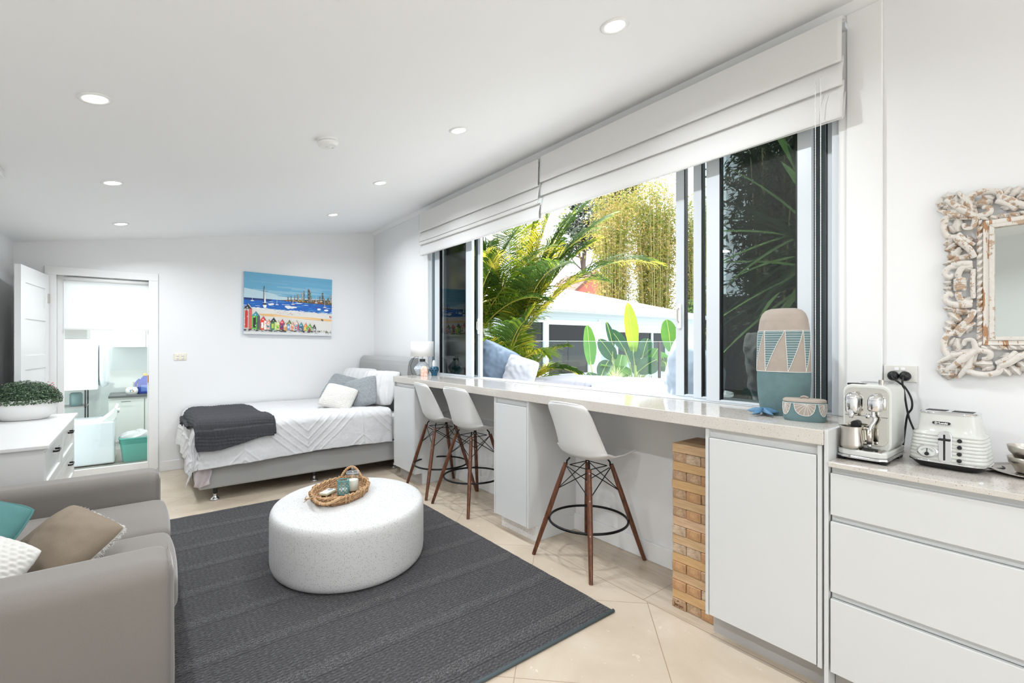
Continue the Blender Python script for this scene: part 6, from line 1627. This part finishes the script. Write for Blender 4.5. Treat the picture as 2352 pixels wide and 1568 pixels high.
# big spiky fan palm outside the near window
random.seed(31); sp = thing('fan_palm', 'big palm with long strap leaves outside the tinted near window', 'palm', (3.88, 1.27, -.02))
G().tube([(0, 0, 0), (0, 0, 1.0), (-.02, .0, 2.1)], [.08, .07, .05], 12).build('trunk', m_ptrunk, sp, smooth=True)
m_strap = [leafmat('strap_leaf', (120, 160, 92), (160, 190, 120), .5, 2), leafmat('strap_leaf_dark', (44, 62, 44), (62, 84, 58), .35, 2)]
for k in range(46):
    az = math.radians(random.uniform(60, 330)) if k < 38 else random.random()*6.28; el = math.radians(random.uniform(-38, 62)); L = random.uniform(.75, 1.05)
    d = Vector((math.cos(az)*math.cos(el), math.sin(az)*math.cos(el), math.sin(el))); p = Vector((-.02, 0, 2.12+random.uniform(-.25, .15))); g = G(); g.cur = 0 if random.random() < .45 else 1
    N = 8; s_ = d.cross(Vector((0, 0, 1))).normalized(); vs = []
    for i in range(N+1):
        q = i/N; ww = .030*math.sin(PI*min(1, .12+q*.88))**.7*(1 if i < N else .1); u_ = s_.cross(d).normalized()
        vs += [p+s_*ww+u_*ww*.35, p, p-s_*ww+u_*ww*.35]; d.z -= .05; d.normalize(); p = p+d*L/N
    fs = []
    for i in range(N): fs += [(3*i, 3*i+1, 3*i+4, 3*i+3), (3*i+1, 3*i+2, 3*i+5, 3*i+4)]
    g.add(vs, fs); g.build('leaf', m_strap, sp, smooth=True)
# banana plants
m_ban = [leafmat('banana_leaf', (70, 118, 50), (104, 150, 66), .5, 2), leafmat('banana_leaf_lime', (136, 172, 50), (176, 200, 70), .6, 2), leafmat('banana_leaf_dark', (38, 74, 52), (60, 98, 66), .35, 2)]
m_rib = M('banana_rib', (176, 186, 104), .5)
def banana(label, x, y, leaves, seed):
    random.seed(seed); t = thing('banana_plant', label, 'plant', (x, y, -.02))
    for (lx, h, az, el, L, W_, m) in leaves:
        d = Vector((math.cos(math.radians(az))*math.cos(math.radians(el)), math.sin(math.radians(az))*math.cos(math.radians(el)), math.sin(math.radians(el))))
        b = Vector((lx, random.uniform(-.1, .1), h)); st_ = G().tube(catmull([(lx*.3, 0, 0), (lx*.6, 0, h*.55), tuple(b), tuple(b+d*.1)], 4), .022, 6).build('stem', m_rib if m != 2 else bpy.data.materials['palm_crownshaft'], t, smooth=True)
        g = G(); N = 14; p = b.copy(); s_ = Vector((.786+random.uniform(-.2, .2), -.62+random.uniform(-.3, .3), random.uniform(-.15, .15))); s_ = (s_-d*s_.dot(d)).normalized(); vs = []; mid = []
        for i in range(N+1):
            q = i/N; ww = W_/2*math.sin(PI*min(1, .06+q*.94))**.55*(1+.07*nz(q*9, lx*3, seed)); n_ = s_.cross(d).normalized(); mid.append(p.copy())
            vs += [p+s_*ww+n_*ww*.35, p+s_*ww*.5+n_*ww*.1, p, p-s_*ww*.5+n_*ww*.1, p-s_*ww+n_*ww*.35]; d.z -= .035; d.normalize(); p = p+d*L/N
        fs = [(5*i+j, 5*i+j+1, 5*i+j+6, 5*i+j+5) for i in range(N) for j in range(4)]
        g.add(vs, fs); lf = g.build('leaf', m_ban[m], t, smooth=True); G().tube(mid, .010, 5).build('midrib', m_rib, lf)
banana('banana plant with one tall sunlit yellow-green leaf by the fence', 13.35, 10.1, [(0, 1.15, 95, 84, 1.75, .46, 1), (-.5, 1.2, 150, 62, .9, .4, 2), (.4, .95, 20, 55, .95, .5, 2), (.1, .45, -30, 45, .8, .6, 2), (-.25, .35, 160, 40, .7, .45, 0), (.45, .5, -10, 62, .95, .6, 0), (-.1, .7, 60, 75, .8, .5, 2)], 2)
banana('banana plant with an upright oval leaf at the left of the window', 11.2, 10.0, [(-.2, .78, 120, 86, 1.25, .42, 0), (.3, .35, 20, 48, .9, .46, 2), (.1, .25, 200, 40, .7, .4, 2)], 5)
banana('banana plant with a dark drooping leaf between the window mullions', 12.35, 10.3, [(0, 1.35, 150, 78, .85, .22, 2), (.1, .9, 160, 60, .9, .5, 2), (.25, .55, 30, 50, .8, .5, 0), (-.1, .4, 190, 45, .7, .4, 0)], 7)
banana('banana plant with broad green leaves beside the sliding frame', 15.6, 10.2, [(0, 1.15, 70, 80, 1.25, .62, 0), (-.5, .7, 170, 40, .9, .55, 0), (.4, .8, 10, 60, 1.1, .6, 0), (-.2, .45, 200, 50, .8, .6, 2), (.1, .5, -60, 50, .8, .6, 0)], 9)
banana('large-leaved plant low at the foot of the house wall', 13.9, 10.6, [(-.9, .35, 160, 35, .8, .5, 2), (-.4, .3, 190, 45, .7, .55, 0), (.2, .3, 30, 40, .8, .6, 2), (.7, .35, 10, 50, .9, .6, 2), (1.1, .5, 20, 60, .8, .6, 0)], 11)
# spiky pale grass tuft
random.seed(17); t = thing('spiky_grass', 'pale green spiky grass tuft in front of the glass fence', 'plant', (9.6, 7.9, -.02)); g = G()
G().lathe([(.22, 0), (.26, .42), (.24, .44), (.001, .40)], (0, 0, 0), 24).build('pot', m_deckw, t, smooth=True, auto=40)
for i in range(150):
    az = random.random()*6.28; el = random.uniform(.35, 1.5); d = Vector((math.cos(az)*math.cos(el), math.sin(az)*math.cos(el), math.sin(el))); p = Vector((0, 0, .4)); L = random.uniform(.3, .52); s_ = d.cross(Vector((0, 0, 1))).normalized()*.010; vs = []
    for k in range(6): vs += [p+s_*(1-k/5.5), p-s_*(1-k/5.5)]; d.z -= .16; d.normalize(); p = p+d*L/5
    g.cur = random.choice([0, 1]); g.add(vs, [(2*k, 2*k+1, 2*k+3, 2*k+2) for k in range(5)])
tag(g.build('blades', [leafmat('grass_pale', (206, 220, 170), (228, 236, 200), .4), leafmat('grass_green', (150, 176, 96), (180, 200, 120), .4)], t), kind='stuff')
# distant things
t = thing('red_roofed_house', 'red gabled house behind the white roof and bamboo', 'house', (37.6, 33.6, -.02), math.radians(-12)); t.scale = (1, 1, 1.18)
g = G(); g.prism([(-3.2, 0), (3.2, 0), (3.2, 5.2), (0, 7.4), (-3.2, 5.2)], 0, 6, 'y'); g.build('wall', M('red_boards', (196, 110, 96), .7), t)
g = G(); g.prism([(-3.6, 5.05), (0, 7.5), (3.6, 5.05), (3.6, 5.3), (0, 7.8), (-3.6, 5.3)], -.3, 6.3, 'y'); g.build('roof', M('brown_roof', (120, 80, 70), .7), t)
def leafy(label, x, y, zc, rx, ry, rz_, n_, ls, mats, seed, trunk=None, name='tree', cat='tree', clus=40):
    random.seed(seed); t = thing(name, label, cat, (x, y, -.02)); g = G(); cl = []
    for i in range(clus):
        v = Vector((random.gauss(0, 1), random.gauss(0, 1), random.gauss(0, 1))).normalized()*random.random()**.4; cl.append(Vector((v.x*rx, v.y*ry, zc+v.z*rz_)))
    for i in range(n_):
        c = random.choice(cl)+Vector((random.gauss(0, rx*.13), random.gauss(0, ry*.13), random.gauss(0, rz_*.11))); d = Vector((random.gauss(0, 1), random.gauss(0, 1), random.gauss(0, 1)-.3)).normalized(); w = d.orthogonal().normalized()*ls*.25
        g.cur = random.randrange(len(mats)); g.add([c, c+d*ls*.5+w, c+d*ls, c+d*ls*.5-w], [(0, 1, 2, 3)])
    tag(g.build('foliage', mats, t), kind='stuff')
    if trunk:
        g = G(); g.tube([(0, 0, 0), (.1, 0, zc*.5), (0, 0, zc)], [trunk, trunk*.8, trunk*.4], 8)
        for c in cl[:14]: m_ = Vector((0, 0, zc*random.uniform(.55, .9))); g.tube([m_, (m_+c)/2+Vector((0, 0, -.3)), c], [trunk*.3, trunk*.2, trunk*.07], 5)
        g.build('trunk', M(name+'_bark', (104, 92, 80), .8), t, smooth=True)
m_euc = [leafmat('gum_leaf', (104, 116, 100), (128, 138, 118), .3), leafmat('gum_leaf_dark', (70, 82, 72), (92, 104, 88), .3)]
leafy('grey-green gum tree in the distance left of the bamboo', 40.5, 38, 15.0, 3.4, 3, 3.8, 7000, .5, m_euc, 3, .35, clus=34)
leafy('dark gum tree rising behind the top of the bamboo', 46.5, 38, 19.5, 4.0, 3, 3.4, 6000, .6, m_euc, 4, .35, clus=30)
m_hdg = [leafmat('hedge_leaf', (90, 130, 50), (150, 176, 70), .5), leafmat('hedge_leaf_dark', (40, 66, 34), (64, 92, 44), .3)]
leafy('bright green shrub at the right end of the white house', 27.8, 16.4, 2.6, 1.5, 1.0, 1.4, 6000, .22, m_hdg, 6, .08, 'shrub', 'shrub', 40)
leafy('dark green hedge behind the palms at the left', 5.4, 11.2, 1.0, 2.4, .5, .8, 7000, .12, m_hdg, 7, None, 'hedge', 'hedge', 60)
